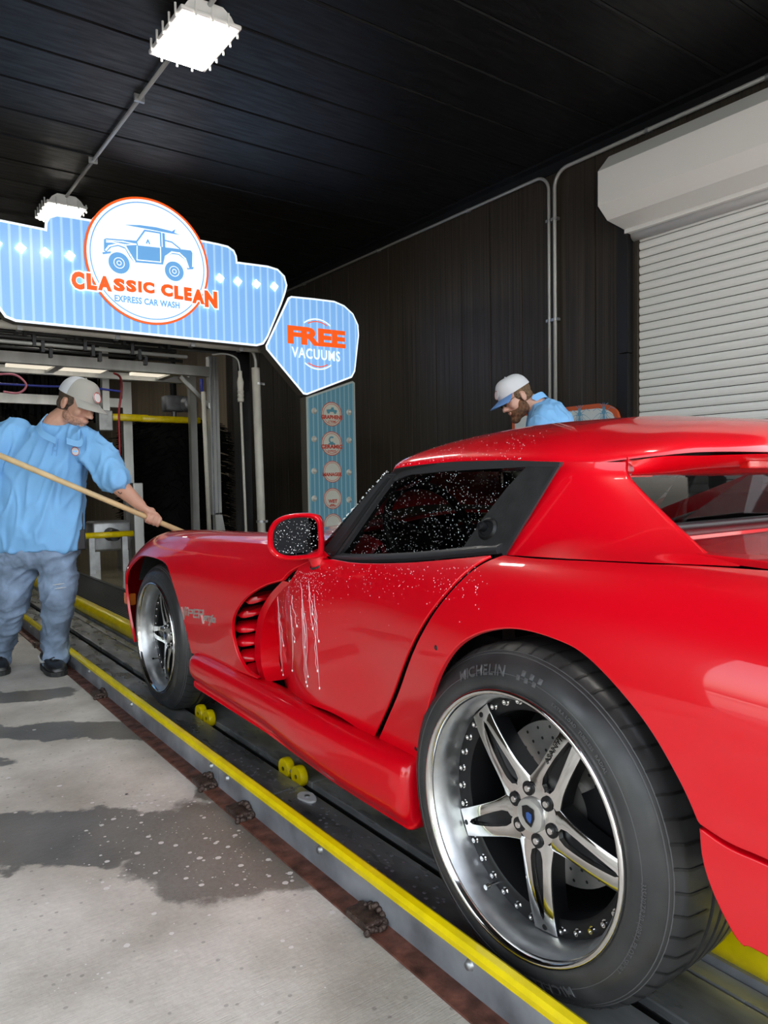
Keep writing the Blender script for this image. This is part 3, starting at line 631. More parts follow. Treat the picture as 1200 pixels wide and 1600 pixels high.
for (y, s_), c in zip(secs, cs):
    for q in c:
        cx_, cz_ = 1.11, .28
        V.append((cx_+(q[0]-cx_)*s_, y, cz_+(q[1]-cz_)*s_))
for i in range(len(secs)-1):
    for k in range(m_-1): F.append([i*m_+k, i*m_+k+1, (i+1)*m_+k+1, (i+1)*m_+k])
F.append(list(range(m_))[::-1]); F.append([(len(secs)-1)*m_+k for k in range(m_)])
sill = mk('side_sill', V, F, m_red, car, auto=50); both(sill)
# exhaust pod swelling of the sill
def pod(a, b):
    y = 1.25+.85*a; w = math.sin(math.pi*min(1, (1-a)*1.2+.02)/2)*math.sin(math.pi*min(1, a*8+.3)/2)
    ang = -1.1+2.2*b; rr = .07*w
    return (.975-rr*.36*math.cos(ang)*1.0, y, .315+rr*math.sin(ang)*1.05)
# ---- vent fins behind the front wheel
for i, (uL, vL, uR, vR) in enumerate([(381, 940, 414, 935), (368, 961, 403, 958), (361, 982, 399, 984), (362, 1004, 399, 1005), (367, 1027, 400, 1030), (376, 1049, 404, 1053)]):
    a = at(uL+5, vL, x=1.075); b = at(uR, vR, x=1.125)
    mb = MB(); n = 10; V = []; F = []
    mid = (a+b)/2+np.array([-.012, 0, 0]); pth = catmull([a, mid, b], 8)
    for j, q in enumerate(pth):
        s_ = j/(len(pth)-1); th = .0115*math.sin(math.pi*min(1, .15+.75*s_)); dpt = .03+.09*s_
        V += [q+np.array([0, 0, -th]), q+np.array([-.006, 0, 0]), q+np.array([0, 0, th]), q+np.array([dpt, .03, th*.9+.012]), q+np.array([dpt, .03, -th*.6])]
    for j in range(len(pth)-1):
        for k in range(5): F.append([j*5+k, j*5+(k+1) % 5, (j+1)*5+(k+1) % 5, (j+1)*5+k])
    F += [[4, 3, 2, 1, 0], [(len(pth)-1)*5+k for k in range(5)]]
    o = mk('vent_fin', V, F, m_red, car, auto=60); both(o)
# upright strip joining the fins at the door side, and the upper slot bridge
sp = [at(u_, v_, x=x_) for u_, v_, x_ in ((446, 908, 1.06), (424, 932, 1.085), (408, 962, 1.105), (402, 1000, 1.115), (403, 1035, 1.115), (410, 1062, 1.11))]
V = []; F = []; pth = catmull(sp, 8)
for q in pth: V += [q+np.array([-.003, .012, 0]), q+np.array([-.004, -.035, 0]), q+np.array([.06, -.045, 0]), q+np.array([.06, .02, 0])]
for j in range(len(pth)-1):
    for k in range(4): F.append([j*4+k, j*4+(k+1) % 4, (j+1)*4+(k+1) % 4, (j+1)*4+k])
o = mk('vent_post', V, F, m_red, car, auto=50); both(o)
# ---- hardtop, hoop and windows
def roof_pt(a, b):
    """a along the half rim from front centre to rear centre, b from rim (0) to crown (1)"""
    rim = ROOF(a); cen = np.array([XCC, np.interp(a, [0, .25, .75, 1], [1.72, 1.5, 1.05, .82]), 0]); cen[2] = 1.165
    cy = cen[1]
    p = rim+(cen-rim)*b
    h = (1-(1-b)**2.6)**.54
    ztop = np.interp(p[1], [.78, .95, 1.15, 1.4, 1.6, 1.75], [1.118, 1.145, 1.168, 1.170, 1.155, 1.12])
    latd = abs(p[0]-XCC)/.68; ztop -= .028*latd**2.5
    p[2] = rim[2]+(max(ztop, rim[2]+.001)-rim[2])*h
    return p
rk = [np.array((1.93, 1.79, 1.062)), np.array((1.6, 1.765, 1.06)), np.array((1.36, 1.72, 1.052)), np.array(at(615, 738, x=1.20)), np.array(at(622, 731, x=1.185)), np.array(at(700, 722, x=1.215)), np.array(at(780, 720, x=1.225)), np.array(at(850, 723, x=1.235)), np.array(at(905, 727, x=1.26)), np.array(at(960, 720, x=1.30)),
      np.array(at(1030, 712, x=1.36)), np.array(at(1100, 706, x=1.46)), np.array(at(1200, 706, x=1.62)), np.array((1.93, .80, 1.052))]
_rk = catmull(rk, 12); _rl = np.concatenate([[0], np.cumsum([np.linalg.norm(_rk[i+1]-_rk[i]) for i in range(len(_rk)-1)])]); _rl /= _rl[-1]; _rk = np.array(_rk)
def ROOF(a): return np.array([np.interp(a, _rl, _rk[:, i]) for i in range(3)])
U = np.linspace(0, 1, 90); Bv = [0, .002, .006, .012, .02, .03, .045, .065, .09, .12, .16, .2, .26, .33, .41, .5, .6, .7, .8, .9, 1.]
rf = grid('hardtop', roof_pt, U, Bv, m_red, car); both(rf)
# rolled under edge and roof lining
def rim_in(a, b):
    p = ROOF(a); c = np.array([XCC, 1.25, p[2]]); d = (c-p); d /= np.linalg.norm(d); return p+d*b+np.array([0, 0, -.002 if b else 0])
both(grid('roof_lining', rim_in, U, [0, .004, .02, .3], m_trimb, car, flip=True))
# sail panel between side window and rear glass
def XF(v): return np.interp(v, [722, 868], [1.245, 1.125])
Fl = [at(u_, v_, x=XF(v_)) for u_, v_ in ((876, 722), (862, 745), (842, 778), (822, 812), (803, 840), (789, 867))]
Rl = [at(u_, v_, x=x_) for u_, v_, x_ in ((983, 722, 1.32), (985, 742, 1.315), (1003, 764, 1.30), (1035, 796, 1.28), (1075, 834, 1.25), (1112, 866, 1.205), (1160, 884, 1.16))]
Fl = np.array(catmull(Fl, 8)); Rl = np.array(catmull(Rl, 8))
def resamp(Q, n):
    l = np.concatenate([[0], np.cumsum(np.linalg.norm(np.diff(Q, axis=0), axis=1))]); l /= l[-1]; s_ = np.linspace(0, 1, n); return np.stack([np.interp(s_, l, Q[:, i]) for i in range(3)], 1)
nF = 30; Fl = resamp(Fl, nF); Rl = resamp(Rl, nF)
V = []; F = []; nu = 26
for i in range(nF):
    a, b = Fl[i], Rl[i]; s_ = i/(nF-1)
    V.append(a+np.array([.03, .004, 0])); V.append(a+np.array([.004, .002, 0]))
    for j in range(nu):
        q = j/(nu-1); p = a+(b-a)*q; bulge = .02*math.sin(math.pi*q**1.3)*(1-.55*s_)+.012*q**6
        p = p+np.array([-bulge, 0, 0]); 
        flare = s_**3.5; p[0] -= .012*flare*math.sin(math.pi*q)
        V.append(p)
    V.append(b+np.array([.002, .004, 0])); V.append(b+np.array([.02, .03, -.006])); V.append(b+np.array([.05, .12, -.01]))
m_ = nu+5
for i in range(nF-1):
    for j in range(m_-1): F.append([i*m_+j, (i+1)*m_+j, (i+1)*m_+j+1, i*m_+j+1])
sail = mk('sail_panel', V, F, m_red, car, auto=55); both(sail)
# header over the rear glass with the high brake light
hdr = MB(); ha = Rl[0]; 
hp = [tuple(Rl[0]+np.array([-.01, -.004, 0])), (1.35, .885, 1.046), (1.42, .845, 1.046), (1.62, .815, 1.05), (1.93, .815, 1.052)]; hq = [tuple(at(985, 743, x=1.315)), (1.44, .925, 1.006), (1.62, .93, 1.004), (1.93, .93, 1.004)]
hp = resamp(np.array(catmull(hp, 6)), 20); hq = resamp(np.array(catmull(hq, 6)), 20); V = []; F = []
for a, b in zip(hp, hq):
    for q in np.linspace(0, 1, 7): V.append(a+(b-a)*q+np.array([0, -.012*math.sin(math.pi*q), 0]))
    V.append(b+np.array([0, .05, .006]))
for i in range(19):
    for j in range(7): F.append([i*8+j, i*8+j+1, (i+1)*8+j+1, (i+1)*8+j])
hd = mk('rear_header', V, F, m_red, car, auto=60); both(hd)
o1 = at(1146, 726, x=1.60); MB().bbox((o1[0], .838, o1[2]-.009), (2*XCC-o1[0], .862, o1[2]+.008), .004).mk('brake_light', m_redlens, car)
MB().box((1.315, .945, 1.004), (1.40, 1.02, 1.046)).mk('header_corner', m_red, car)
mirror(bpy.data.objects['header_corner'], XCC)
# rear glass
gq = [(1.31, .985, 1.008), (1.93, 1.0, 1.012), (1.93, 1.03, .885), (1.60, 1.02, .885), (1.25, .98, .885)]
mk('rear_window', gq, [[0, 1, 2, 3, 4]], m_gl, car)
mirror(bpy.data.objects['rear_window'], XCC)
MB().tube([(1.24, .975, .885), (1.60, 1.01, .882), (2.26, 1.01, .882), (2.62, .975, .885)], .011, 8).mk('rear_window_seal', m_trimb, car, smooth=True)
MB().box((1.22, .90, .84), (2.64, 1.16, .874)).mk('parcel_shelf', m_red, car)
# side window plane
def sp_(u, v): return at(u, v, x=float(np.interp(v, [730, 868], [1.215, 1.118])))
def flat(name, pts, m, dx=0., thick=0., par=car):
    P = [sp_(*q)+np.array([dx, 0, 0]) for q in pts]; n = len(P); V = P+[p+np.array([thick, 0, 0]) for p in P]
    if not thick: o = mk(name, P, [list(range(n))], m, par)
    else: o = mk(name, V, [list(range(n)), [n+i for i in range(n)][::-1]]+[[(i+1) % n, i, n+i, n+(i+1) % n] for i in range(n)], m, par)
    return o
wing = [(526, 866), (560, 822), (588, 784), (606, 760), (618, 744), (632, 737), (700, 729), (780, 725), (828, 724), (792, 762), (756, 808), (716, 862)]
both(flat('side_window', wing, m_gls, .006))
both(flat('quarter_curtain', [(828, 723), (874, 724), (860, 745), (840, 778), (820, 812), (801, 840), (788, 864), (716, 866), (756, 808), (792, 762)], m_vinyl, .0, .012))
both(flat('curtain_seam', [(873, 726), (876, 727), (790, 868), (786, 866)], m_trimb, -.004, .006))
# upper channel, pillar, belt trim
both(flat('window_channel', [(609, 741), (620, 731), (700, 722), (790, 719), (876, 722), (874, 729), (830, 729), (780, 732), (700, 736), (640, 742), (625, 748), (618, 752)], m_trimb, -.003, .012))
both(flat('windshield_pillar', [(507, 862), (538, 822), (575, 776), (606, 741), (622, 742), (592, 782), (566, 820), (540, 858), (530, 870), (512, 872)], m_trimb, -.010, .03))
both(flat('pillar_bead', [(521, 868), (554, 822), (584, 780), (612, 745), (616, 746), (588, 783), (560, 823), (528, 868)], m_blk, -.014, .006))
V = []; F = []
bl_ = [sp_(*q) for q in ((512, 868), (560, 872), (640, 870), (720, 863), (783, 857))]; bl_ = catmull(bl_, 8)
for i, q in enumerate(bl_):
    w_ = .011; V += [q+np.array([-.012, 0, -w_]), q+np.array([-.016, 0, -w_*.3]), q+np.array([-.012, 0, w_*.5]), q+np.array([.004, 0, w_]), q+np.array([.03, 0, -w_])]
for j in range(len(bl_)-1):
    for k in range(5): F.append([j*5+k, j*5+(k+1) % 5, (j+1)*5+(k+1) % 5, (j+1)*5+k])
F += [[0, 1, 2, 3, 4][::-1], [(len(bl_)-1)*5+k for k in range(5)]]
both(mk('belt_trim', V, F, m_trimb, car, auto=50))
# lock on the curtain
lk = sp_(763, 827); mb = MB(); ex_ = np.array([-1, 0, 0.5]); 
mb.lathe([(0, -.004), (.026, -.004), (.026, .004), (.021, .009), (.018, .009), (.016, .006), (.0, .006)], lk, (-1, -.1, .35), 24)
lo_ = mb.mk('curtain_latch', m_spokeblk, car, auto=35); MB().lathe([(0, .020), (.009, .019), (.0105, .013), (.0105, .004)], lk+np.array([-.002, .008, .003]), (-1, -.1, .35), 18).mk('latch_knob', m_spokeblk, lo_, auto=35); both(lo_)
# windshield
wsL = [at(500, 856, x=1.145), at(538, 812, x=1.165), at(575, 770, x=1.185), at(604, 738, x=1.20)]
wsC = [(1.93, 2.30, .90), (1.93, 2.12, .96), (1.93, 1.93, 1.02), (1.93, 1.77, 1.06)]
def ws(a, b):
    p = np.array([np.interp(b, [0, .33, .66, 1], [q[i] for q in wsL]) for i in range(3)]); c = np.array([np.interp(b, [0, .33, .66, 1], [q[i] for q in wsC]) for i in range(3)])
    w_ = math.sin(a*math.pi/2); q = p+(c-p)*np.array([a, 0, 0]); q[1] = p[1]+(c[1]-p[1])*w_; q[2] = p[2]+(c[2]-p[2])*w_; return q
both(grid('windshield', ws, np.linspace(0, 1, 16), np.linspace(0, 1, 9), m_gl, car))
# cabin
mb = MB(); mb.box((1.18, 1.2, .5), (2.68, 2.05, .52)).box((1.2, 1.16, .5), (2.66, 1.2, .86)).mk('cabin_floor', m_int, car)
for xs_ in (1.52, 2.34):
    st = MB().bbox((xs_-.21, 1.3, .52), (xs_+.21, 1.78, .64), .03).bbox((xs_-.20, 1.22, .6), (xs_+.20, 1.34, .95), .04).bbox((xs_-.12, 1.23, .94), (xs_+.12, 1.31, 1.04), .03).mk('seat', m_int, car, auto=50)
MB().bbox((1.22, 1.95, .72), (2.64, 2.2, .82), .03).mk('dashboard', m_int, car, auto=50)
sc_ = np.array((1.52, 1.84, .83)); ax_ = np.array((0, -.92, .4)); ax_ /= np.linalg.norm(ax_); e2_ = np.cross(ax_, (1, 0, 0))
mb = MB(); mb.tube([sc_+.17*(math.cos(a)*np.array([1, 0, 0])+math.sin(a)*e2_) for a in np.linspace(0, 2*math.pi, 33)], .014, 8, caps=False)
for a in (0.3, 2.84, 4.71): mb.tube([sc_, sc_+.17*(math.cos(a)*np.array([1, 0, 0])+math.sin(a)*e2_)], .012, 6)
mb.lathe([(0, .02), (.05, .015), (.055, 0), (.0, -.01)], sc_, ax_, 16).mk('steering_wheel', m_trimb, car, auto=50)
MB().bbox((1.85, 1.845, .98), (2.01, 1.865, 1.03), .006).mk('rear_view_mirror', m_chrome, car)
# ---- mirror
c0 = at(463, 838, x=1.005); ex = np.array([.80, -.60, .0]); ex /= np.linalg.norm(ex); ez = np.array([0, 0, 1.]); back = np.cross(ex, ez); back = back if back[1] > 0 else -back
s_ = np.linalg.norm(c0-CAM)/FPX*1.03
outl = [(-44, -6), (-42, 10), (-33, 24), (-17, 32), (4, 35), (26, 34), (38, 27), (41, 4), (41, -22), (36, -32), (14, -35), (-14, -36), (-32, -31), (-42, -20)]
outl = [np.array((-a*-1, b)) for a, b in outl]; OL = catmull(outl, 5, closed=True); V = []; F = []; n = len(OL)
rings = [(.80, -.002), (.82, -.010), (.90, -.016), (.97, -.012), (1., .004), (.99, .03), (.92, .055), (.75, .078), (.5, .092), (.2, .098)]
for f_, d_ in rings:
    for q in OL: V.append(c0+ex*q[0]*s_*f_+ez*q[1]*s_*f_+back*d_)
for i in range(len(rings)-1):
    for k in range(n): F.append([i*n+k, i*n+(k+1) % n, (i+1)*n+(k+1) % n, (i+1)*n+k])
F.append([(len(rings)-1)*n+k for k in range(n)])
mr = mk('door_mirror', V, F, m_red, car, auto=50)
V = [c0+ex*q[0]*s_*.80+ez*q[1]*s_*.82+back*(.024+q[0]*s_*.28) for q in OL]; 
mg = mk('mirror_glass', V, [list(range(n))], mat('mirror_glass', (.008, .0085, .01), .03, 1.), mr)
V = []; F = []
for f_, d_ in ((.83, -.011), (.83, .002), (.81, .045)):
    for q in OL: V.append(c0+ex*q[0]*s_*f_+ez*q[1]*s_*f_+back*d_)
for i in range(2):
    for k in range(n): F.append([i*n+k, i*n+(k+1) % n, (i+1)*n+(k+1) % n, (i+1)*n+k])
mk('mirror_bezel', V, F, m_blk, mr)
st_a = c0+ex*.045+ez*-.045+back*.03; st_b = at(500, 882, x=1.075)
mb = MB(); mb.tube([st_a, (st_a+st_b)/2+np.array([.0, 0, .0]), st_b], [.026, .024, .025], 14, flat=1.0); mk('mirror_stalk', mb.V, mb.F, m_red, mr, auto=50)
MB().lathe([(.030, -.004), (.030, .002)], st_b, st_b-st_a, 16).mk('stalk_gasket', m_blk, mr)
fm = mirror(mr, XCC, car)
for ch in list(mr.children): mirror(ch, XCC, fm)
# badge on the front wing, strokes laid on the surface
def stroke(mb, pts, w):
    for (a, b) in zip(pts[:-1], pts[1:]):
        P = []
        for q in (a, b):
            y_, t_ = pk(200+q[0]/4.286, 780+q[1]/4.286); P.append((body(y_, t_)[0], normals(body, np.array([y_]), np.array([t_]))[0]))
        d = P[1][0]-P[0][0]; L_ = np.linalg.norm(d); d /= L_+1e-9; nn = P[0][1]; sd = np.cross(d, nn); A = P[0][0]-d*w*.4; B = P[1][0]+d*w*.4
        V = [A-sd*w, A+sd*w, B+sd*w, B-sd*w]; V += [p+nn*.004 for p in V]
        mb.add(V, [[0, 1, 2, 3], [4, 7, 6, 5], [0, 4, 5, 1], [1, 5, 6, 2], [2, 6, 7, 3], [3, 7, 4, 0]])
mb = MB()
for l in ([(360, 722), (378, 798)], [(378, 800), (388, 722)], [(388, 724), (402, 727)], [(396, 745), (394, 775)], [(396, 732), (397, 736)], [(408, 778), (412, 738), (436, 742), (436, 762), (412, 760)],
          [(470, 740), (446, 738), (444, 788), (468, 790)], [(446, 764), (466, 765)], [(478, 796), (480, 742), (506, 745), (506, 768), (482, 768)], [(490, 770), (506, 830)],
          [(514, 808), (516, 782), (532, 784), (532, 796), (516, 796), (530, 812)], [(536, 782), (560, 786)], [(548, 786), (546, 818)], [(570, 778), (548, 842)], [(567, 792), (566, 820)], [(574, 796), (573, 820), (586, 822), (587, 798), (574, 796)]):
    stroke(mb, l, .0028)
mb.mk('wing_badge', m_badge, clip)
# side marker at the nose corner
mk_ = at(201, 936, x=1.10); MB().bbox((mk_[0]-.01, mk_[1]-.03, mk_[2]-.03), (mk_[0]+.03, mk_[1]+.05, mk_[2]+.03), .008).mk('side_marker', m_amber, car)
# fasteners in the arch lip
for u_, v_ in ((681, 1012), (650, 1170)):
    y_, t_ = pk(u_, v_); p_ = body(y_, t_)[0]; n_ = normals(body, np.array([y_]), np.array([t_]))[0]
    MB().lathe([(0, .002), (.0035, .002), (.004, .0005), (.006, 0)], p_, n_, 12).mk('screw', m_blk, car)
# ---- wheels
def wheel(hub, xf, R, rimR, wd, a0, out=-1, label=None):
    """xf: x of the outer lip plane; out -1 = near side"""
    root = car; ax = np.array([out, 0, 0.]); c = np.array([xf, hub[0], hub[1]]); ey = np.array([0, 1., 0])
    def P(r, a, d): return c-ax*d+r*np.array([0, math.cos(a), math.sin(a)])
    W_ = MB()
    s = rimR/.257
    # tyre carcass
    tw = wd; DW = [0., rimR*1.01, rimR*1.06, R*.87, R*.92, R*.955, R*.978, R*.992]; DD = [.008, .006, .004, .009, .021, .035, .047, .060]
    pr = [(rimR*.985, .012)]+[(a_, b_) for a_, b_ in zip(DW[1:], DD[1:])]
    grooves = []; prof = list(pr)
    gpos = [.34, .5, .66, .82]
    w0, w1 = .06, tw-.04
    for g in gpos:
        xg = w0+(w1-w0)*g*1.0-.02*0
        crown = lambda q: R*(.992+.008*math.sin(math.pi*(q-w0)/(w1-w0)))
        prof += [(crown(xg-.006), xg-.006), (R*.975, xg-.004), (R*.975, xg+.004), (crown(xg+.006), xg+.006)]
    prof += [(R*.992, w1), (R*.965, tw-.01), (R*.9, tw+.01), (rimR*1.0, tw)]
    t = MB().lathe([(r, -d) for r, d in prof], c, ax, 96, e1=ey).mk('tyre', m_tyre, root, auto=42)
    # sipes across the shoulder
    mb = MB(); n = 54 if R > .34 else 50
    for k in range(n):
        a = 2*math.pi*k/n; pts = [P(R*.958, a, .0345), P(R*.980, a+.006, .0465), P(R*.9955, a+.018, .064), P(R*1.003, a+.03, w0+(w1-w0)*.27)]
        q = catmull(pts, 3); wv = .0024
        V = []; F = []
        for j, p in enumerate(q):
            rad = (p-c); rad[0] = 0; rad /= np.linalg.norm(rad); tn = np.cross(ax, rad); V += [p-tn*wv+rad*.0004, p+tn*wv+rad*.0004]
        for j in range(len(q)-1): F.append([2*j, 2*j+1, 2*j+3, 2*j+2])
        mb.add(V, F)
    mb.mk('tread_sipes', m_blk, t)['kind'] = 'stuff'
    # raised ribs of the side wall
    mb = MB()
    for rr in (.955, .94, .842): 
        dd = float(np.interp(R*rr, DW, DD))
        mb.lathe([(R*rr-.0012, -(dd+.001)), (R*rr, -(dd-.0012)), (R*rr+.0012, -(dd+.001))], c, ax, 96, e1=ey)
    mb.mk('sidewall_rib', m_letter, t, smooth=True)
    def lett(txt, r, h, a_start, sp=.62, inward=False, bold=0.02):
        mbl = MB(); a = a_start
        for ch in txt:
            if ch == ' ': a += h*sp/r; continue
            V, F_ = text_geo(ch, 1, bold, 0)
            if len(V) == 0: continue
            lo, hi = V.min(0), V.max(0); sc = h/.72; w_ = (hi[0]-lo[0])*sc
            for v in V: pass
            Vn = []
            for v in V:
                X_ = (v[0]-lo[0])*sc; Y_ = v[1]*sc; r_ = r+Y_; aa = a+X_/r
                dd = float(np.interp(r_, DW, DD))
                Vn.append(P(r_, aa, dd-.0022))
            mbl.add(Vn, F_); a += (w_+h*.16)/r
        return mbl
    big = R > .34
    if out < 0:
        mm = lett('MICHELIN', rimR+.026, .020 if big else .014, math.radians(60), bold=.03)
        mm.V += []; 
        for blk in range(6):
            a = math.radians(60+33+blk*2.0)
            for rr in (0, 1):
                if (blk+rr) % 2 == 0: mm.add([P(rimR+.026+rr*.010, a, float(np.interp(rimR+.026+rr*.01, DW, DD))-.002), P(rimR+.036+rr*.010, a, float(np.interp(rimR+.036+rr*.01, DW, DD))-.002), P(rimR+.036+rr*.010, a+.03, float(np.interp(rimR+.036+rr*.01, DW, DD))-.002), P(rimR+.026+rr*.010, a+.03, float(np.interp(rimR+.026+rr*.01, DW, DD))-.001)], [[0, 1, 2, 3]])
        L2 = lett('335/30ZR20 (108Y) PILOT SPORT', rimR+.030, .0085, math.radians(178), bold=.0); mm.add(L2.V, L2.F)
        L3 = lett('EXTRA LOAD  TUBELESS  RADIAL', rimR+.018, .006, math.radians(112)); mm.add(L3.V, L3.F)
        L4 = lett('MICHELIN', rimR+.026, .020 if big else .014, math.radians(240), bold=.03); mm.add(L4.V, L4.F)
        mm.mk('sidewall_lettering', m_letter, t)['kind'] = 'stuff'
    # polished lip and barrel
    rl = MB().lathe([(rimR*.99, -.016), (rimR*1.0, -.004), (rimR*.992, .001), (rimR*.975, .002), (rimR*.955, -.002), (rimR*.945, -.012)], c, ax, 96, e1=ey).mk('rim_lip', m_chrome, root, smooth=True)
    br = MB().lathe([(rimR*.945, -.012), (rimR*.915, -.022), (rimR*.902, -.045), (rimR*.898, -.082)], c, ax, 96, e1=ey).mk('rim_barrel', m_lip, root, smooth=True)
    ir = MB().lathe([(rimR*.898, -.078), (rimR*.898, -.076), (rimR*.80, -.078), (rimR*.775, -.082), (rimR*.765, -.10), (rimR*.79, -.24), (rimR*.79, -.26), (.02, -.26)], c, ax, 72, e1=ey).mk('rim_ring', m_spokeblk, root, auto=30)
    rb_ = .2185*s; nb = 35
    for k in range(nb):
        a = a0-2*math.pi*k/nb
        if k % 7 == 0: pass
        if (k % 7) == 0: continue
        mbb = MB(); cc = P(rb_, a, .078)
        mbb.lathe([(0, .006), (.0026, .006), (.0026, .008), (.0052, .008), (.0054, .001), (.0078, .001), (.0078, -.001)], cc, ax, 10); mbb.mk('rim_bolt', m_chrome, root, auto=40)
    # five twin spokes
    hubd = .060
    for k in range(5):
        a = a0-2*math.pi*k/5; ca = np.array([0, math.cos(a), math.sin(a)]); sa = np.cross(ax, ca)
        def Q(r, w, d): return c-ax*d+ca*r+sa*w
        prof = [(.052, .046, .066), (.075, .040, .064), (.10, .0355, .062), (.14, .0325, .061), (.18, .0305, .063), (.205, .0295, .066), (.228, .0285, .070)]
        prof = [(r*s, w*s, d) for r, w, d in prof]; inner = [(.064, .0), (.070, .0115), (.085, .0158), (.11, .0150), (.14, .0125), (.17, .0088), (.196, .005), (.203, .0)]; inner = [(r*s, w*s) for r, w in inner]
        pr_ = catmull([(a_, b_, d_) for a_, b_, d_ in prof], 4)
        # black body of the spoke
        V = []; F = []
        for (r, w, d) in pr_: V += [Q(r, -w-.001, d+.003), Q(r, -w+.004, d+.003), Q(r, -w*.3, d+.016), Q(r, w*.3, d+.016), Q(r, w-.004, d+.003), Q(r, w+.001, d+.003), Q(r, w*.8, d+.05), Q(r, -w*.8, d+.05)]
        m_ = len(pr_)
        for i in range(m_-1):
            for j in range(8): F.append([i*8+j, i*8+(j+1) % 8, (i+1)*8+(j+1) % 8, (i+1)*8+j])
        F += [list(range(8)), [(m_-1)*8+j for j in range(8)][::-1]]
        so = mk('spoke', V, F, m_spokeblk, root, auto=35)
        rr = np.array([q[0] for q in pr_]); ww = np.array([q[1] for q in pr_]); dd = np.array([q[2] for q in pr_])
        # polished face: two rails joined at both ends around the dark slot
        V = []; F = []; st = np.linspace(rr[0], rr[-1], 40); rows = []
        for r in st:
            w = float(np.interp(r, rr, ww)); d = float(np.interp(r, rr, dd)); wi = float(np.interp(r, [q[0] for q in inner], [q[1] for q in inner], left=0, right=0))
            rows.append((r, w, d, wi))
        for sgn in (-1, 1):
            k0 = len(V)
            for (r, w, d, wi) in rows: V += [Q(r, sgn*(w-.0006), d+.006), Q(r, sgn*w, d+.001), Q(r, sgn*(w-.0015), d), Q(r, sgn*max(wi, 0), d), Q(r, sgn*max(wi-.0006, 0), d+.012)]
            for i in range(len(rows)-1):
                for j in range(4):
                    f = [k0+i*5+j, k0+i*5+j+1, k0+(i+1)*5+j+1, k0+(i+1)*5+j]; F.append(f if sgn*out > 0 else f[::-1])
        mk('polished_face', V, F, m_chrome, so, auto=35)
        MB().lathe([(0, .003), (.003, .003), (.0055, .0025), (.006, 0)], Q(.2185*s, 0, .0695), ax, 12).mk('spoke_bolt', m_spokeblk, so)
        if k == 4 and out < 0 and big:
            mbt = MB(); text_on(mbt, 'ASANTI', Q(.120*s, .0185*s, .0598), ca, sa, ax, w=.062*s, h=.010*s, bold=.02); mbt.mk('spoke_lettering', m_spokeblk, so)
    # hub
    hb_ = MB().lathe([(.062*s, -.10), (.063*s, -.072), (.060*s, -.066), (.034*s, -.064), (.030*s, -.064)], c, ax, 40, e1=ey).mk('hub', m_chrome, root, auto=35)
    for k in range(6):
        a = a0-math.radians(30)-2*math.pi*k/6
        MB().lathe([(.0145*s, -.002), (.0142*s, .0008), (.0, .0008)], P(.050*s, a, .063), ax, 18).mk('lug_recess', m_spokeblk, hb_, auto=35)
        MB().lathe([(0, .005), (.0058*s, .005), (.0070*s, .003), (.0070*s, -.002)], P(.050*s, a, .063), ax, 14).mk('lug_nut', m_chrome, hb_, auto=35)
    cp = MB().lathe([(.034*s, -.066), (.034*s, -.058), (.032*s, -.054), (.024*s, -.052), (.0, -.051)], c, ax, 36, e1=ey).mk('centre_cap', m_badge, root, auto=30)
    sh = [(-.010, .012), (-.002, .016), (.010, .013), (.011, .0), (.006, -.014), (-.003, -.010), (-.009, -.002)]
    MB().prism([(q[0]*s*1.5, q[1]*s*1.35) for q in sh], P(0, 0, .0505), (0, -out*-1., 0), (0, 0, 1), ax, .0015).mk('cap_emblem', m_spokeblk, cp)
    MB().prism([(q[0]*s*.7+.004*s, q[1]*s*.7-.001) for q in sh], P(0, 0, .0488), (0, -out*-1., 0), (0, 0, 1), ax, .0012).mk('cap_emblem', mat('emblem_blue', (.03, .09, .3), .3), cp)
    # valve, disc and caliper
    MB().tube([P(rimR*.86, a0-math.radians(107), .078), P(rimR*.85, a0-math.radians(107), .05)], .0035, 8).lathe([(0, .006), (.0055, .006), (.0055, -.004), (0, -.004)], P(rimR*.85, a0-math.radians(107), .045), ax, 10).mk('valve_stem', m_chrome, root, auto=40)
    bd = MB(); bd.lathe([(.075*s, -.150), (.165*s, -.150), (.165*s, -.17), (.075*s, -.17)], c, ax, 64, e1=ey); bd.lathe([(.078*s, -.17), (.078*s, -.135), (.0, -.13)], c, ax, 32, e1=ey)
    bo = bd.mk('brake_disc', m_disc, root, auto=30); mb = MB()
    for k in range(28):
        for rq in (.105, .13, .152): mb.lathe([(0, .0), (.0035, .0)], P(rq*s, k*2*math.pi/28+rq*9, .1495), ax, 8)
    mb.mk('disc_holes', m_blk, bo)['kind'] = 'stuff'
    mb = MB(); mb.lathe([(.085*s, -.19), (.085*s, -.125), (.172*s, -.125), (.178*s, -.14), (.178*s, -.19)], c, ax, 20, a0=math.radians(150), a1=math.radians(215), e1=ey); mb.mk('brake_caliper', m_blkm, root, auto=35)
A0 = math.radians(47.2)
wheel(HR, 1.0, .3415, .257, .30, A0)
wheel(HF, 1.055, .325, .243, .25, A0+.35)
wheel(HR, 2*XCC-1.0, .3415, .257, .30, A0+.5, out=1)
wheel(HF, 2*XCC-1.055, .325, .243, .25, A0+.9, out=1)
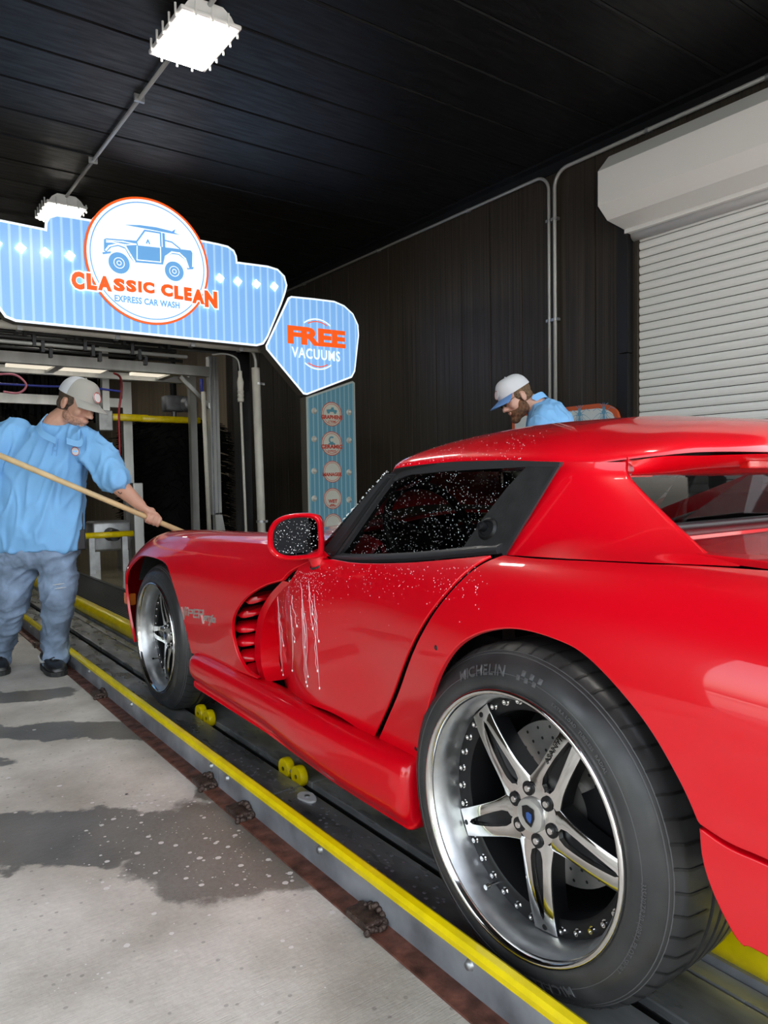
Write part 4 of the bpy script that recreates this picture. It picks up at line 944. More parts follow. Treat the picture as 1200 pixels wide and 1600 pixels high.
# ---- soap and water on the near side
def on_surface(S, picker, u, v):
    d = np.hypot(picker.uv[:, 0]-u, picker.uv[:, 1]-v)+picker.bad; k = np.argmin(d+picker.dep*1.5); y_, t_ = picker.y[k]+rng.normal(0, .003), picker.t[k]+rng.normal(0, .02)
    return S(y_, t_)[0], normals(S, np.array([y_]), np.array([t_]))[0]
mb = MB()
def drop(mb, p, n, r):
    e1 = np.cross(n, (0, 0, 1.)); e1 /= np.linalg.norm(e1)+1e-9; e2 = np.cross(n, e1); V = [p+n*r*.55]
    for k in range(5): a = k*2*math.pi/5; V.append(p+r*(math.cos(a)*e1+math.sin(a)*e2))
    mb.add(V, [[0, k+1, (k+1) % 5+1] for k in range(5)])
for i in range(420):
    u = 462+rng.normal(0, 20)+rng.random()*16; v = 893+abs(rng.normal(0, 42)); 
    if not (420 < u < 560 and v < 1010): continue
    p, n = on_surface(door_surf, pkd, u, v); drop(mb, p, n, .0006+.0012*rng.random()**2)
for i in range(230):
    u = 480+rng.random()*285; v = 884+abs(rng.normal(0, 26)); p, n = on_surface(door_surf, pkd, u, v); drop(mb, p, n, .0006+.0009*rng.random())
for i in range(15):
    u = 430+rng.random()*62; v0 = 905+rng.random()*60; L_ = 40+rng.random()**1.5*130; q = []
    for k in range(9):
        v = v0+L_*k/8
        if v > 1052+(u-430)*.5: break
        p, n = on_surface(door_surf, pkd, u+k*.9, v); q.append(p+n*.0006)
    if len(q) > 2:
        mb.tube(q, .00055, 5); mb.ball(q[-1], .0024, 4, (1, 1, 1.8))
mb.mk('soap_drips', m_drop, door, smooth=True)['kind'] = 'stuff'
mb = MB(); wp = np.array(wing)
for i in range(1500):
    u = 526+rng.random()*300; v = 726+rng.random()*140
    if inpoly(np.array([[u, v]]), wp)[0]: drop(mb, sp_(u, v)+np.array([.0045, 0, 0]), np.array([-1., 0, .0]), .0005+.0010*rng.random()**2)
mb.mk('water_drops', m_drop, bpy.data.objects['side_window'], smooth=True)['kind'] = 'stuff'
mb = MB()
for i in range(320):
    a = (rng.random()-.5)*80; b = (rng.random()-.5)*66
    if inpoly(np.array([[a, b]]), np.array([q*.78 for q in OL]))[0]: drop(mb, c0+ex*a*s_+ez*b*s_+back*(.0232+a/.8*s_*.28), -back, .0005+.0013*rng.random()**3)
mb.mk('water_drops', m_drop, mr, smooth=True)['kind'] = 'stuff'
mb = MB()
for i in range(500):
    a = .16+.42*rng.random()**1.3; b = .001+.25*rng.random()**2; p = roof_pt(a, b); p2 = roof_pt(a+.004, b); p3 = roof_pt(a, b+.002); n = np.cross(p3-p, p2-p); n /= np.linalg.norm(n)+1e-9
    if n[2] < 0 and n[0] > 0: n = -n
    if n[0] > 0: n = -n
    drop(mb, p, n, .0006+.0012*rng.random()**2)
mb.mk('water_drops', m_drop, rf, smooth=True)['kind'] = 'stuff'
mb = MB()
for i in range(500):
    a = rng.random()**2*.5; b = rng.random(); p = ws(a, b); drop(mb, p+np.array([-.003, -.003, .004]), np.array([-.4, -.5, .7]), .001+.002*rng.random()**2)
mb.mk('water_drops', m_drop, bpy.data.objects['windshield'], smooth=True)['kind'] = 'stuff'
# ================================================================ signs
def emat(name, c, s, rough=.25): return mat(name, c, rough, emit=(c, s), spec=.5)
ES = .33
e_white = emat('sign_white', (.80, .88, .97), ES*1.1); e_or = emat('sign_orange', (.82, .10, .012), ES); e_bl = emat('sign_blue_print', (.13, .34, .66), ES)
e_bulb = mat('sign_bulb', (1, 1, .95), .3, emit=((1, .98, .93), 2.5)); m_box = mat('sign_box_side', (.09, .08, .065), .5)
def stripes(name, c1, c2, s, pitch, refl=.25):
    m = mat(name, c1, refl); nt = m.node_tree; N = nt.nodes.new; L = nt.links.new; b = nt.nodes['Principled BSDF']; g = N('ShaderNodeNewGeometry'); sp = N('ShaderNodeSeparateXYZ'); L(g.outputs['Position'], sp.inputs[0])
    f = N('ShaderNodeMath'); f.operation = 'DIVIDE'; L(sp.outputs[0], f.inputs[0]); f.inputs[1].default_value = pitch; f2 = N('ShaderNodeMath'); f2.operation = 'FRACT'; L(f.outputs[0], f2.inputs[0])
    r = N('ShaderNodeValToRGB'); e = r.color_ramp.elements; e[0].position = .0; e[0].color = tuple(c2)+(1,); e[1].position = .26; e[1].color = tuple(c1)+(1,); q = e.new(.16); q.color = tuple(c2)+(1,); q = e.new(.92); q.color = tuple(c1)+(1,); q = e.new(.99); q.color = tuple(c2)+(1,)
    L(f2.outputs[0], r.inputs[0]); L(r.outputs[0], b.inputs['Base Color']); L(r.outputs[0], b.inputs['Emission Color']); b.inputs['Emission Strength'].default_value = s; return m
e_str = stripes('sign_blue_stripes', (.19, .40, .75), (.34, .56, .87), ES, .0792)
m_pstr = stripes('pylon_blue_stripes', (.085, .21, .28), (.18, .31, .36), .10, .055, .1)
YS = 6.6; SX = np.array([1., 0, 0]); SZ = np.array([0, 0, 1.]); SN = np.array([0, -1., 0])
def s2(u, v): p = at(u, v, y=YS); return np.array([p[0], p[2]])
def slab(P, y, th, name, m, par):   # flat board parallel to the sign face
    mb = MB(); mb.prism([(a, b) for a, b in P], (0, y, 0), (1, 0, 0), (0, 0, 1), (0, 1, 0), th); return mb.mk(name, m, par)
def inset(P, d):
    P = np.array(P); A = .5*np.sum(P[:, 0]*np.roll(P[:, 1], -1)-np.roll(P[:, 0], -1)*P[:, 1]); P = P if A > 0 else P[::-1]
    a = P-np.roll(P, 1, 0); b = np.roll(P, -1, 0)-P; a /= np.linalg.norm(a, axis=1)[:, None]+1e-9; b /= np.linalg.norm(b, axis=1)[:, None]+1e-9
    n = np.stack([-(a+b)[:, 1], (a+b)[:, 0]], 1); n /= np.linalg.norm(n, axis=1)[:, None]+1e-9; c = np.clip((n*np.stack([-a[:, 1], a[:, 0]], 1)).sum(1), .4, 1); return P+n*(d/c)[:, None]
cc_ = (s2(133, 410)+s2(323, 410)+s2(236, 310)+s2(240, 508))/4; cc_ = np.array([(s2(133, 405)[0]+s2(323, 415)[0])/2, (s2(228, 310)[1]+s2(240, 508)[1])/2]); cr = (s2(228, 310)[1]-s2(240, 508)[1])/2
half = [s2(*q) for q in ((300, 372), (340, 380), (356, 384), (366, 391), (370, 400), (371, 409))]+[s2(*q) for q in ((372, 409), (418, 415), (434, 420), (445, 431), (449, 446), (446, 459))]+[s2(*q) for q in ((440, 476), (419, 527), (412, 538), (401, 541))]
dl_ = s2(8, 501)[0]-(2*cc_[0]-half[-2][0]); left = [np.array([2*cc_[0]-p[0]+(dl_ if i_ >= 7 else 0), p[1]]) for i_, p in list(enumerate(half))[::-1]]
out_ = half+left
sg = thing('lit_sign', (cc_[0], YS, 2.2), 'large light blue sign board with round classic car logo over the tunnel entrance', 'sign')
slab(out_, YS+.004, .12, 'sign_box', m_box, sg); slab(out_, YS, .004, 'sign_border', e_white, sg); slab(inset(out_, .020), YS-.003, .003, 'sign_face', e_str, sg)
circ = lambda r, n=72: [(cc_[0]+r*math.cos(a), cc_[1]+r*math.sin(a)) for a in np.linspace(0, 2*math.pi, n, endpoint=False)]
slab(circ(cr), YS-.012, .13, 'round_box', m_box, sg); slab(circ(cr), YS-.016, .004, 'orange_ring', e_or, sg); slab(circ(cr*.965), YS-.018, .002, 'round_face', e_white, sg)
def ringseg(mb, c, r0, r1, a0, a1, y, n=40):
    V = []; F = []
    for k in range(n+1):
        a = a0+(a1-a0)*k/n
        for r in (r0, r1): V.append((c[0]+r*math.cos(a), y, c[1]+r*math.sin(a)))
    for k in range(n): F.append([2*k, 2*k+1, 2*k+3, 2*k+2])
    mb.add(V, F)
mb = MB(); ringseg(mb, cc_, cr*.905, cr*.922, 0, 2*math.pi, YS-.0192, 90); mb.mk('blue_ring', e_bl, sg)
def T(a, b): return s2(100+a/4.615, 290+b/4.615)
def poly(mb, pts, y): mb.add([(p[0], y, p[1]) for p in pts], [list(range(len(pts)))])
def tri(mb, pts, y):
    vs = [Vector(p) for p in pts]; v2, e2, f2, *_ = delaunay_2d_cdt(vs, [(i, (i+1) % len(vs)) for i in range(len(vs))], [], 1, 1e-7); Pn = np.array([list(p) for p in pts])
    A = np.array([v[:] for v in v2]); f = np.array([list(q) for q in f2]); f = f[inpoly(A[f].mean(1), Pn)]; mb.add([(p[0], y, p[1]) for p in A], f.tolist())
def line(mb, pts, w, y):
    for a, b in zip(pts[:-1], pts[1:]):
        a, b = np.array(a), np.array(b); d = (b-a)/(np.linalg.norm(b-a)+1e-9); n = np.array([-d[1], d[0]])*w; a = a-d*w*.5; b = b+d*w*.5
        mb.add([(q[0], y, q[1]) for q in (a-n, b-n, b+n, a+n)], [[0, 1, 2, 3]])
tk = MB(); yk = YS-.0195
tri(tk, [T(*q) for q in ((283, 392), (300, 384), (520, 402), (528, 428), (700, 446), (910, 472), (920, 490), (918, 590), (890, 602), (862, 535), (820, 503), (770, 497), (730, 520), (712, 574), (500, 556), (470, 520), (436, 460), (385, 440), (335, 450), (300, 485), (283, 474))], yk)
line(tk, [T(*q) for q in ((522, 404), (577, 328), (690, 346), (694, 442))], .007, yk); line(tk, [T(*q) for q in ((712, 352), (716, 444))], .012, yk); line(tk, [T(*q) for q in ((724, 400), (772, 412), (832, 460))], .006, yk)
line(tk, [T(*q) for q in ((590, 420), (600, 396), (612, 424))], .006, yk)
tri(tk, [T(*q) for q in ((430, 287), (540, 289), (660, 305), (760, 330), (828, 360), (740, 345), (600, 318), (500, 300))], yk); tri(tk, [T(*q) for q in ((765, 340), (798, 318), (788, 348))], yk)
tri(tk, [T(*q) for q in ((272, 484), (335, 478), (332, 492), (275, 500))], yk); tri(tk, [T(*q) for q in ((880, 596), (930, 590), (926, 606), (884, 608))], yk)
for (a, b, r) in ((393, 562, 76), (790, 622, 70)):
    c = T(a, b); rr = (T(a, b-r)-c)[1]; poly(tk, [(c[0]+rr*math.cos(t), c[1]+rr*math.sin(t)) for t in np.linspace(0, 6.283, 33)[:-1]], yk-.0003)
tk.mk('truck_print', e_bl, sg)
tw_ = MB(); yw = yk-.0008
line(tw_, [T(*q) for q in ((530, 432), (690, 449), (692, 556), (522, 540), (522, 440))], .0045, yw); line(tw_, [T(*q) for q in ((300, 398), (420, 408), (515, 428), (440, 432), (345, 412), (300, 410))], .005, yw)
line(tw_, [T(*q) for q in ((296, 470), (320, 440), (385, 425), (440, 446), (478, 510), (505, 552))], .007, yw); line(tw_, [T(*q) for q in ((715, 572), (728, 515), (772, 484), (826, 492), (868, 530), (892, 596))], .007, yw)
for (a, b, r) in ((393, 562, 40), (790, 622, 38)):
    c = T(a, b); rr = (T(a, b-r)-c)[1]; ringseg(tw_, c, rr*.86, rr, 0, 2*math.pi, yw-.0003, 24); ringseg(tw_, c, rr*.3, rr*.45, 0, 2*math.pi, yw-.0003, 16)
tw_.mk('truck_print_lines', e_white, sg)
def words(par, txt, p0, p1, h, m, name, y, bold=.03, om=None, ob=.0, sp=1., both_=False):
    a, b = s2(*p0), s2(*p1); ex = np.array([b[0]-a[0], 0, b[1]-a[1]]); w = np.linalg.norm(ex); ex /= w
    if om:
        mo = MB(); k = ob; text_on(mo, txt, (a[0]-k, y+.0012, a[1]-k), ex, SZ, SN, w=w+2*k, h=h+2*k, bold=bold+k/h*.55, spacing=sp); mo.mk(name+'_outline', om, par)
    mo = MB(); text_on(mo, txt, (a[0], y, a[1]), ex, SZ, SN, w=w, h=h, bold=bold, spacing=sp); mo.mk(name, m, par)
hh = s2(112, 427)[1]-s2(112, 452)[1]
mo = MB(); mw = MB()
for ch, a0_, a1_, t_, b_ in (('C',50,147,622,752),('L',158,235,634,752),('A',238,342,650,757),('S',352,436,668,762),('S',442,518,680,768),('I',530,556,692,773),('C',562,648,698,780),('C',693,782,713,803),('L',788,856,724,820),('E',860,916,735,832),('A',916,1010,746,850),('N',1008,1100,758,878)):
    p_ = T(a0_, b_-5*(ch == 'C')); q_ = T(a1_, b_+(a1_-a0_)*.11); h_ = T(a0_, t_)[1]-T(a0_, b_)[1]; w_ = q_[0]-p_[0]; k_ = .013
    text_on(mo, ch, (p_[0], YS-.024, p_[1]), SX, SZ, SN, w=w_, h=h_, bold=.075)
    text_on(mw, ch, (p_[0]-k_, YS-.0228, p_[1]-k_), SX, SZ, SN, w=w_+2*k_, h=h_+2*k_, bold=.12)
mw.mk('name_lettering_outline', e_white, sg); mo.mk('name_lettering', e_or, sg)
words(sg, 'EXPRESS CAR WASH', (178, 471.5), (279.5, 483), s2(178, 462)[1]-s2(178, 472.5)[1], e_bl, 'small_lettering', YS-.0215, bold=.035, sp=1.05)
for u_, v_ in ((-44, 374), (-6, 381), (32, 388), (71, 395), (109, 400), (343, 435), (371, 440), (400, 444), (428, 448)):
    p = s2(u_, v_); MB().prism([(.042*math.cos(a), .042*math.sin(a)) for a in np.linspace(.15, 2*math.pi+.15, 5)[:-1]], (p[0], YS-.014, p[1]), (1, 0, 0), (0, 0, 1), (0, 1, 0), .01).mk('marquee_bulb', e_bulb, sg)
# vacuums board
fo = [s2(*q) for q in ((455, 462.5), (490, 466), (522, 470), (538, 477), (552, 490), (560, 508), (561, 524), (558, 552), (555, 580), (550, 590), (480, 617), (474, 616), (416, 546), (415, 540), (450, 465))]
fs_ = thing('vacuum_sign', (s2(490, 540)[0], YS, 1.8), 'five-sided blue sign offering vacuums beside the big logo sign', 'sign')
slab(fo, YS+.004, .12, 'sign_box', m_box, fs_); slab(fo, YS, .004, 'sign_border', e_white, fs_); slab(inset(fo, .018), YS-.003, .003, 'sign_face', e_str, fs_)
words(fs_, 'FREE', (449, 536.5), (539.5, 544.8), s2(450, 508)[1]-s2(450, 536.5)[1], e_or, 'red_lettering', YS-.006, bold=.055, sp=1.0)
words(fs_, 'VACUUMS', (455.5, 558), (531, 565.5), s2(456, 541.5)[1]-s2(456, 558)[1], e_white, 'white_lettering', YS-.006, bold=.02, sp=1.12)
fc = s2(496, 538); fr_ = s2(496, 498)[1]-fc[1]; mb = MB(); mr2 = MB()
for a0_, a1_ in ((52, 128), (232, 308)): ringseg(mb, fc, fr_*.95, fr_, math.radians(a0_), math.radians(a1_), YS-.006, 24); ringseg(mr2, fc, fr_*.86, fr_*.90, math.radians(a0_+8), math.radians(a1_-8), YS-.006, 24)
mb.mk('white_arc', e_white, fs_); mr2.mk('red_arc', e_or, fs_)
# wash menu pylon
po = [s2(478.5, 622), s2(550, 596), s2(556, 595), s2(558, 600)]; xr_ = s2(559, 784)[0]; xl_ = s2(481, 700)[0]
po = [np.array([xl_, s2(479, 620)[1]]), np.array([xr_-.03, s2(553, 595)[1]]), np.array([xr_, s2(557, 598)[1]]), np.array([xr_, .1]), np.array([xl_, .1])]
py_ = thing('menu_pylon', ((xl_+xr_)/2, YS, 0), 'tall teal striped wash menu panel with round badges below the vacuum sign', 'sign')
m_pb = mat('pylon_border', (.42, .47, .45), .3); slab(po, YS+.02, .12, 'panel_box', m_box, py_); slab(po, YS+.016, .004, 'panel_border', m_pb, py_); slab(inset(po, .02), YS+.013, .003, 'panel_face', m_pstr, py_)
MB().box((xl_, YS+.03, GZ), (xr_, YS+.13, .1)).mk('foot', m_blkm, py_)
m_pw = mat('badge_cream', (.62, .63, .55), .3); m_pr = mat('badge_red', (.55, .05, .02), .3); m_blb = mat('clear_bulb', (.6, .58, .52), .12, coat=1)
for (u_, v_, r_, t1, t2) in ((519, 647, 19, 'GRAPHENE', 'XTREME'), (519, 693, 19, 'CERAMIC', 'EXPRESS'), (520, 737, 17, 'MANAGER', ''), (520.5, 779, 16.5, 'WET', '&'), (521, 819, 16.5, '', '')):
    c = s2(u_, v_); r = s2(u_, v_-r_)[1]-c[1]; bd_ = MB().prism([(r*math.cos(a), r*math.sin(a)) for a in np.linspace(0, 2*math.pi, 33)[:-1]], (c[0], YS+.008, c[1]), (1, 0, 0), (0, 0, 1), (0, 1, 0), .005).mk('badge', m_pw, py_)
    mb = MB(); ringseg(mb, c, r*.94, r, 0, 2*math.pi, YS+.0072, 36); ringseg(mb, c, r*.80, r*.84, 0, 2*math.pi, YS+.0072, 36)
    if t1: text_on(mb, t1, (c[0]-r*(1.05 if len(t1) > 6 else .5), YS+.006, c[1]-r*.42), SX, SZ, SN, w=r*(2.1 if len(t1) > 6 else 1.), h=r*.34, bold=.05)
    if t2: text_on(mb, t2, (c[0]-r*.4, YS+.006, c[1]-r*.72), SX, SZ, SN, w=r*.8, h=r*.2, bold=.02)
    mb.mk('badge_print', m_pr, bd_)
    if t1 in ('GRAPHENE', 'CERAMIC'):
        mb = MB(); q = (c[0], c[1]+r*.30)
        if t1 == 'GRAPHENE':
            tri(mb, [(q[0]-r*.5, q[1]-r*.12), (q[0]-r*.5, q[1]+r*.06), (q[0]-r*.1, q[1]+r*.10), (q[0]-r*.02, q[1]+r*.26), (q[0]+r*.2, q[1]+r*.26), (q[0]+r*.22, q[1]+r*.08), (q[0]+r*.5, q[1]+r*.04), (q[0]+r*.5, q[1]-r*.12)], YS+.0072)
            for s_ in (-.32, .32): poly(mb, [(q[0]+s_*r+.14*r*math.cos(t), q[1]-.14*r+.14*r*math.sin(t)) for t in np.linspace(0, 6.283, 13)[:-1]], YS+.0071)
        else:
            ringseg(mb, q, r*.16, r*.3, .8, 5.4, YS+.0072, 16); tri(mb, [(q[0]-r*.35, q[1]-r*.4), (q[0]+r*.35, q[1]-r*.4), (q[0]+r*.3, q[1]-r*.26), (q[0]-r*.3, q[1]-r*.26)], YS+.0072)
        mb.mk('badge_picture', mat('badge_teal', (.10, .30, .38), .4), bd_)
for v_ in (642, 686, 736, 779):
    for u_ in (492, 546.5):
        p = s2(u_, v_+(2 if u_ > 500 else 0)); MB().lathe([(0, .035), (.014, .032), (.022, .02), (.024, .008), (.03, .006), (.034, 0)], (p[0], YS+.013, p[1]), (0, -1, 0), 16).mk('bulb', m_blb, py_, smooth=True)
# mosquito board by the wall
XB = 4.9; bq = [at(u_, v_, x=XB) for u_, v_ in ((967, 700), (967, 655), (962, 641), (950, 633), (935, 630.5), (878, 638))]
b2 = [(p[1], p[2]) for p in bq]; yl = at(800, 650, x=XB)[1]; zt_ = b2[-2][1]; b2 = b2[:1]+catmull(b2[1:5], 4)+[(yl-.08, zt_), (yl, zt_-.08), (yl, .75), (b2[0][0]+.1, .75), (b2[0][0], .85)]
bb = thing('insect_board', (XB, (b2[0][0]+yl)/2, .75), 'white board with orange edge and blue insects on the wall behind the car roof', 'sign')
ob = MB(); ob.prism([tuple(q) for q in b2], (XB, 0, 0), (0, 1, 0), (0, 0, 1), (1, 0, 0), .03); ob.mk('orange_border', mat('board_orange', (.55, .10, .03), .45), bb)
MB().prism([tuple(q) for q in inset([np.array(q) for q in b2], .038)], (XB-.003, 0, 0), (0, 1, 0), (0, 0, 1), (1, 0, 0), .003).mk('white_face', mat('board_white', (.62, .66, .66), .45), bb)
MB().box((XB+.03, b2[0][0]+.12, .8), (XR-.003, b2[0][0]+.2, 1.3)).mk('bracket', m_blkm, bb)
m_ins = mat('board_blue', (.13, .33, .5), .5)
def insect(u0, v0, k):
    mb = MB(); c = at(u0, v0, x=XB); s_ = k; Xp = XB-.0045
    def P(a, b): return (Xp, c[1]-a*s_, c[2]+b*s_)
    def el(a, b, ra, rb, rot=0, ring=0):
        pts = [(a+ra*math.cos(t)*math.cos(rot)-rb*math.sin(t)*math.sin(rot), b+ra*math.cos(t)*math.sin(rot)+rb*math.sin(t)*math.cos(rot)) for t in np.linspace(0, 2*math.pi, 21)[:-1]]
        if not ring: mb.add([P(*q) for q in pts], [list(range(20))])
        else:
            pi_ = [(a+(q[0]-a)*(1-ring), b+(q[1]-b)*(1-ring)) for q in pts]; V = [P(*q) for q in pts]+[P(*q) for q in pi_]; mb.add(V, [[i, (i+1) % 20, 20+(i+1) % 20, 20+i] for i in range(20)])
    def ln(pts, w=.012):
        for p, q in zip(pts[:-1], pts[1:]):
            d = np.array(q)-np.array(p); d = d/np.linalg.norm(d); n_ = np.array([-d[1], d[0]])*w; mb.add([P(*(np.array(p)-n_)), P(*(np.array(q)-n_)), P(*(np.array(q)+n_)), P(*(np.array(p)+n_))], [[0, 1, 2, 3]])
    el(0, .30, .09, .07); el(0, .12, .12, .13); el(0, -.25, .09, .28); 
    for s in (-1, 1):
        el(s*.42, -.12, .36, .10, s*-.62, .16); el(s*.26, -.36, .28, .06, s*-1.1, .2)
        ln([(s*.05, .34), (s*.16, .5), (s*.24, .52)]); ln([(s*.1, .14), (s*.4, .34), (s*.62, .22)]); ln([(s*.1, .0), (s*.3, -.4), (s*.28, -.8)]); ln([(s*.02, .34), (s*.05, .56)])
    mb.mk('insect_print', m_ins, bb)
insect(906, 651, .17); insect(944, 648, .17); insect(868, 655, .17)
# ================================================================ wash tunnel equipment
def P2(u, v, y): return at(u, v, y=y)
pp = P2(405, 700, 6.95); pt = thing('drain_pipe', (pp[0], 6.95, GZ), 'upright white plastic pipe between the tunnel arch and the menu panel', 'pipe')
ztop = P2(402, 575, 6.95)[2]; MB().tube([(pp[0]-.02, 6.95, ztop), (pp[0]+.015, 6.95, GZ)], .043, 20).mk('pipe', m_pvc, pt, smooth=True)
MB().tube(catmull([(pp[0]-.02, 6.95, ztop-.05), (pp[0]-.02, 6.95, ztop+.08), (pp[0]-.06, 6.95, ztop+.17), (pp[0]-.16, 6.95, ztop+.21)], 6), .016, 10).mk('conduit_bend', m_cond, pt, smooth=True)
for v_ in (600, 815): 
    z_ = P2(405, v_, 6.95)[2]; MB().tube([(pp[0], 6.95, z_-.012), (pp[0], 6.95, z_+.012)], .049, 20).box((pp[0], 6.93, z_-.012), (pp[0]+.07, 6.99, z_+.012)).mk('clamp', m_galv, pt)
# black arch
ya_ = 7.2; xa0, xa1 = P2(374, 700, ya_)[0], P2(393, 700, ya_)[0]; za0, za1 = P2(300, 546, ya_)[2], P2(300, 528, ya_)[2]
ar = thing('entrance_arch', (2., ya_, GZ), 'black steel arch carrying spray pipes at the tunnel mouth under the blue sign', 'frame')
MB().box((xa0, ya_, GZ), (xa1, ya_+.12, za1)).mk('post', m_blkm, ar); MB().box((.0, ya_, GZ), (.12, ya_+.12, za1)).mk('post', m_blkm, ar)
MB().box((0, ya_, za0), (xa1, ya_+.12, za1)).mk('beam', m_blkm, ar)
for i, (v0, v1, yy, r, u1) in enumerate(((504, 541, 7.02, .020, 300), (512, 548, 7.0, .016, 300), (520, 556, 6.98, .019, 275), (531, 560, 6.98, .018, 292), (541, 566, 7.04, .014, 285))):
    a = P2(0, v0, yy); b = P2(u1, v0+(v1-v0)*u1/300., yy); zz = (a[2]+b[2])/2; tb_ = MB().tube([(a[0]-.9, yy, zz), (b[0], yy, zz)], r, 12).mk('spray_pipe', m_blk if i != 3 else m_cond, ar, smooth=True)
    for k in range(6):
        x_ = a[0]-.3+k*.42+i*.07
        if x_ < b[0]-.05: MB().box((x_-.014, yy-r-.012, zz-r-.05), (x_+.014, yy+r+.012, zz+r+.012)).mk('pipe_clamp', m_blkm, ar)
hp_ = thing('header_pipe', (2., 6.82, 2.2), 'cream plastic pipe running level under the blue logo sign', 'pipe'); z_ = P2(200, 526, 6.82)[2]
MB().tube([(.3, 6.82, z_), (P2(418, 540, 6.82)[0], 6.82, z_)], .036, 14).mk('pipe', m_pvc, hp_, smooth=True)
for x_ in (1.2, 2.0, 2.7, 3.2): MB().box((x_-.02, 6.78, z_-.04), (x_+.02, 6.86, z_+.06)).mk('pipe_clamp', m_galv, hp_)
# grey sensor wand beside the arch
sp0 = P2(378, 700, 7.0); wn = thing('sensor_wand', (sp0[0], 7.0, GZ), 'slim grey riser with a ribbed nozzle hanging in front of the arch post', 'pipe')
zt2 = P2(378, 580, 7.)[2]; zb2 = P2(378, 628, 7.)[2]
MB().lathe([(0, 0), (.03, .0), (.034, .03), (.028, .04), (.034, .07), (.028, .08), (.034, .11), (.028, .12), (.034, .2), (.02, .26), (.02, zt2-zb2), (0, zt2-zb2)], (sp0[0], 7., zb2), (0, 0, 1), 16).mk('nozzle', m_pvc, wn, auto=40)
MB().tube([(sp0[0], 7., zb2), (sp0[0]+.03, 7., .1)], .014, 8).mk('riser', m_pvc, wn, smooth=True)
MB().tube(catmull([(sp0[0], 7., zt2), (sp0[0]-.03, 7., zt2+.12), (sp0[0]-.15, 7., zt2+.16), (sp0[0]-.3, 7., zt2+.14)], 6), .009, 8).mk('hose', m_cond, wn, smooth=True)
# aluminium frame
yf = 8.0; fr2 = thing('aluminium_frame', (2.4, yf, GZ), 'pale aluminium gantry with diagonal brace inside the tunnel mouth', 'frame')
zA0, zA1 = P2(200, 579, yf)[2], P2(200, 563, yf)[2]; zB0, zB1 = P2(200, 593, yf+.6)[2], P2(200, 583, yf+.6)[2]; xp0, xp1 = P2(330, 700, yf)[0], P2(344, 700, yf)[0]
for (lo, hi, nm) in (((.0, yf, zA0), (xp0, yf+.09, zA1), 'beam'), ((.0, yf+.6, zB0), (xp0, yf+.68, zB1), 'beam'), ((xp0, yf, .62), (xp1, yf+.09, zA1+.12), 'post'), ((xp0, yf+.6, GZ), (xp0+.08, yf+.68, zB1+.1), 'post'), ((.0, yf, GZ), (.09, yf+.09, zA1), 'post')):
    b_ = MB().box(lo, hi)
    mbx = MB(); mbx.V, mbx.F = b_.V, b_.F; o = mbx.mk(nm, m_alu, fr2)
MB().box((xp0+.01, yf-.004, .62), (xp0+.03, yf+.0, zA1+.12)).box((xp0+.065, yf-.004, .62), (xp0+.075, yf+.0, zA1+.12)).mk('post_slot', m_angle, fr2)
MB().prism([(xp0+.03, .64), (xp1+.0, .64), (xp1+.12, GZ), (xp0+.05, GZ)], (0, yf, 0), (1, 0, 0), (0, 0, 1), (0, 1, 0), .09).mk('foot', m_alu, fr2)
for x_ in (.6, 1.75, 2.95): MB().box((x_, yf+.09, zA0), (x_+.08, yf+.6, zA0+.07)).mk('crosspiece', m_alu, fr2)
d0, d1_ = P2(283, 588, yf), P2(334, 640, yf); dd_ = (d1_-d0)/np.linalg.norm(d1_-d0); nn_ = np.cross(dd_, (0, 1, 0)); MB().prism([(0, -.022), (np.linalg.norm(d1_-d0), -.022), (np.linalg.norm(d1_-d0), .022), (0, .022)], d0+np.array([0, .02, 0]), dd_, nn_, (0, 1, 0), .045).mk('brace', m_alu, fr2)
MB().box((1.35, yf+.12, zA0+.02), (2.30, yf+.5, zA0+.05)).mk('light_panel', mat('pale_panel', (.55, .5, .4), .5, emit=((1, .9, .72), .35)), fr2); MB().box((2.62, yf+.12, zA0+.02), (2.95, yf+.5, zA0+.05)).mk('light_panel', bpy.data.materials['pale_panel'], fr2)
x2 = P2(194, 700, 9.3)[0]; MB().box((x2, 9.3, GZ), (x2+.11, 9.41, 2.25)).mk('post', m_alu, fr2); MB().box((.3, 9.3, P2(100, 625, 9.3)[2]-.06), (x2, 9.38, P2(100, 625, 9.3)[2]+.05)).mk('beam', m_alu, fr2)
def hose(name, pts, r, m, label, cat='hose'):
    pts = catmull(pts, 8); t = thing(name, tuple(pts[-1]), label, cat); MB().tube(pts, r, 8).mk('hose_run', m, t, smooth=True); return t
m_hred = mat('red_hose', (.35, .02, .03), .4); m_hblue = mat('blue_hose', (.03, .05, .4), .4); m_hpink = mat('pink_hose', (.6, .18, .25), .4)
hose('air_hose', [P2(178, 583, 8.0), P2(188, 590, 8.05), P2(190, 610, 8.1), P2(186, 645, 8.1), P2(187, 700, 8.1), P2(187, 735, 8.1)], .012, m_hred, 'dark red hose hanging beside the inner aluminium post')
hose('air_hose', [P2(-20, 586, 7.7), P2(20, 585, 7.7), P2(38, 596, 7.7), P2(40, 606, 7.7), P2(28, 614, 7.7), P2(5, 612, 7.7)], .010, m_hpink, "pink looped hose above the worker's shoulder at the left edge")
hose('air_hose', [P2(-30, 598, 8.6), P2(60, 603, 8.6), P2(140, 606, 8.6), P2(190, 612, 8.6)], .012, m_hblue, "blue hose stretched level behind the worker's cap")
wp_ = thing('water_riser', (P2(324, 700, 7.9)[0], 7.9, GZ), 'white plastic riser pipe with blue top beside the aluminium post', 'pipe'); xq = P2(324, 700, 7.9)[0]
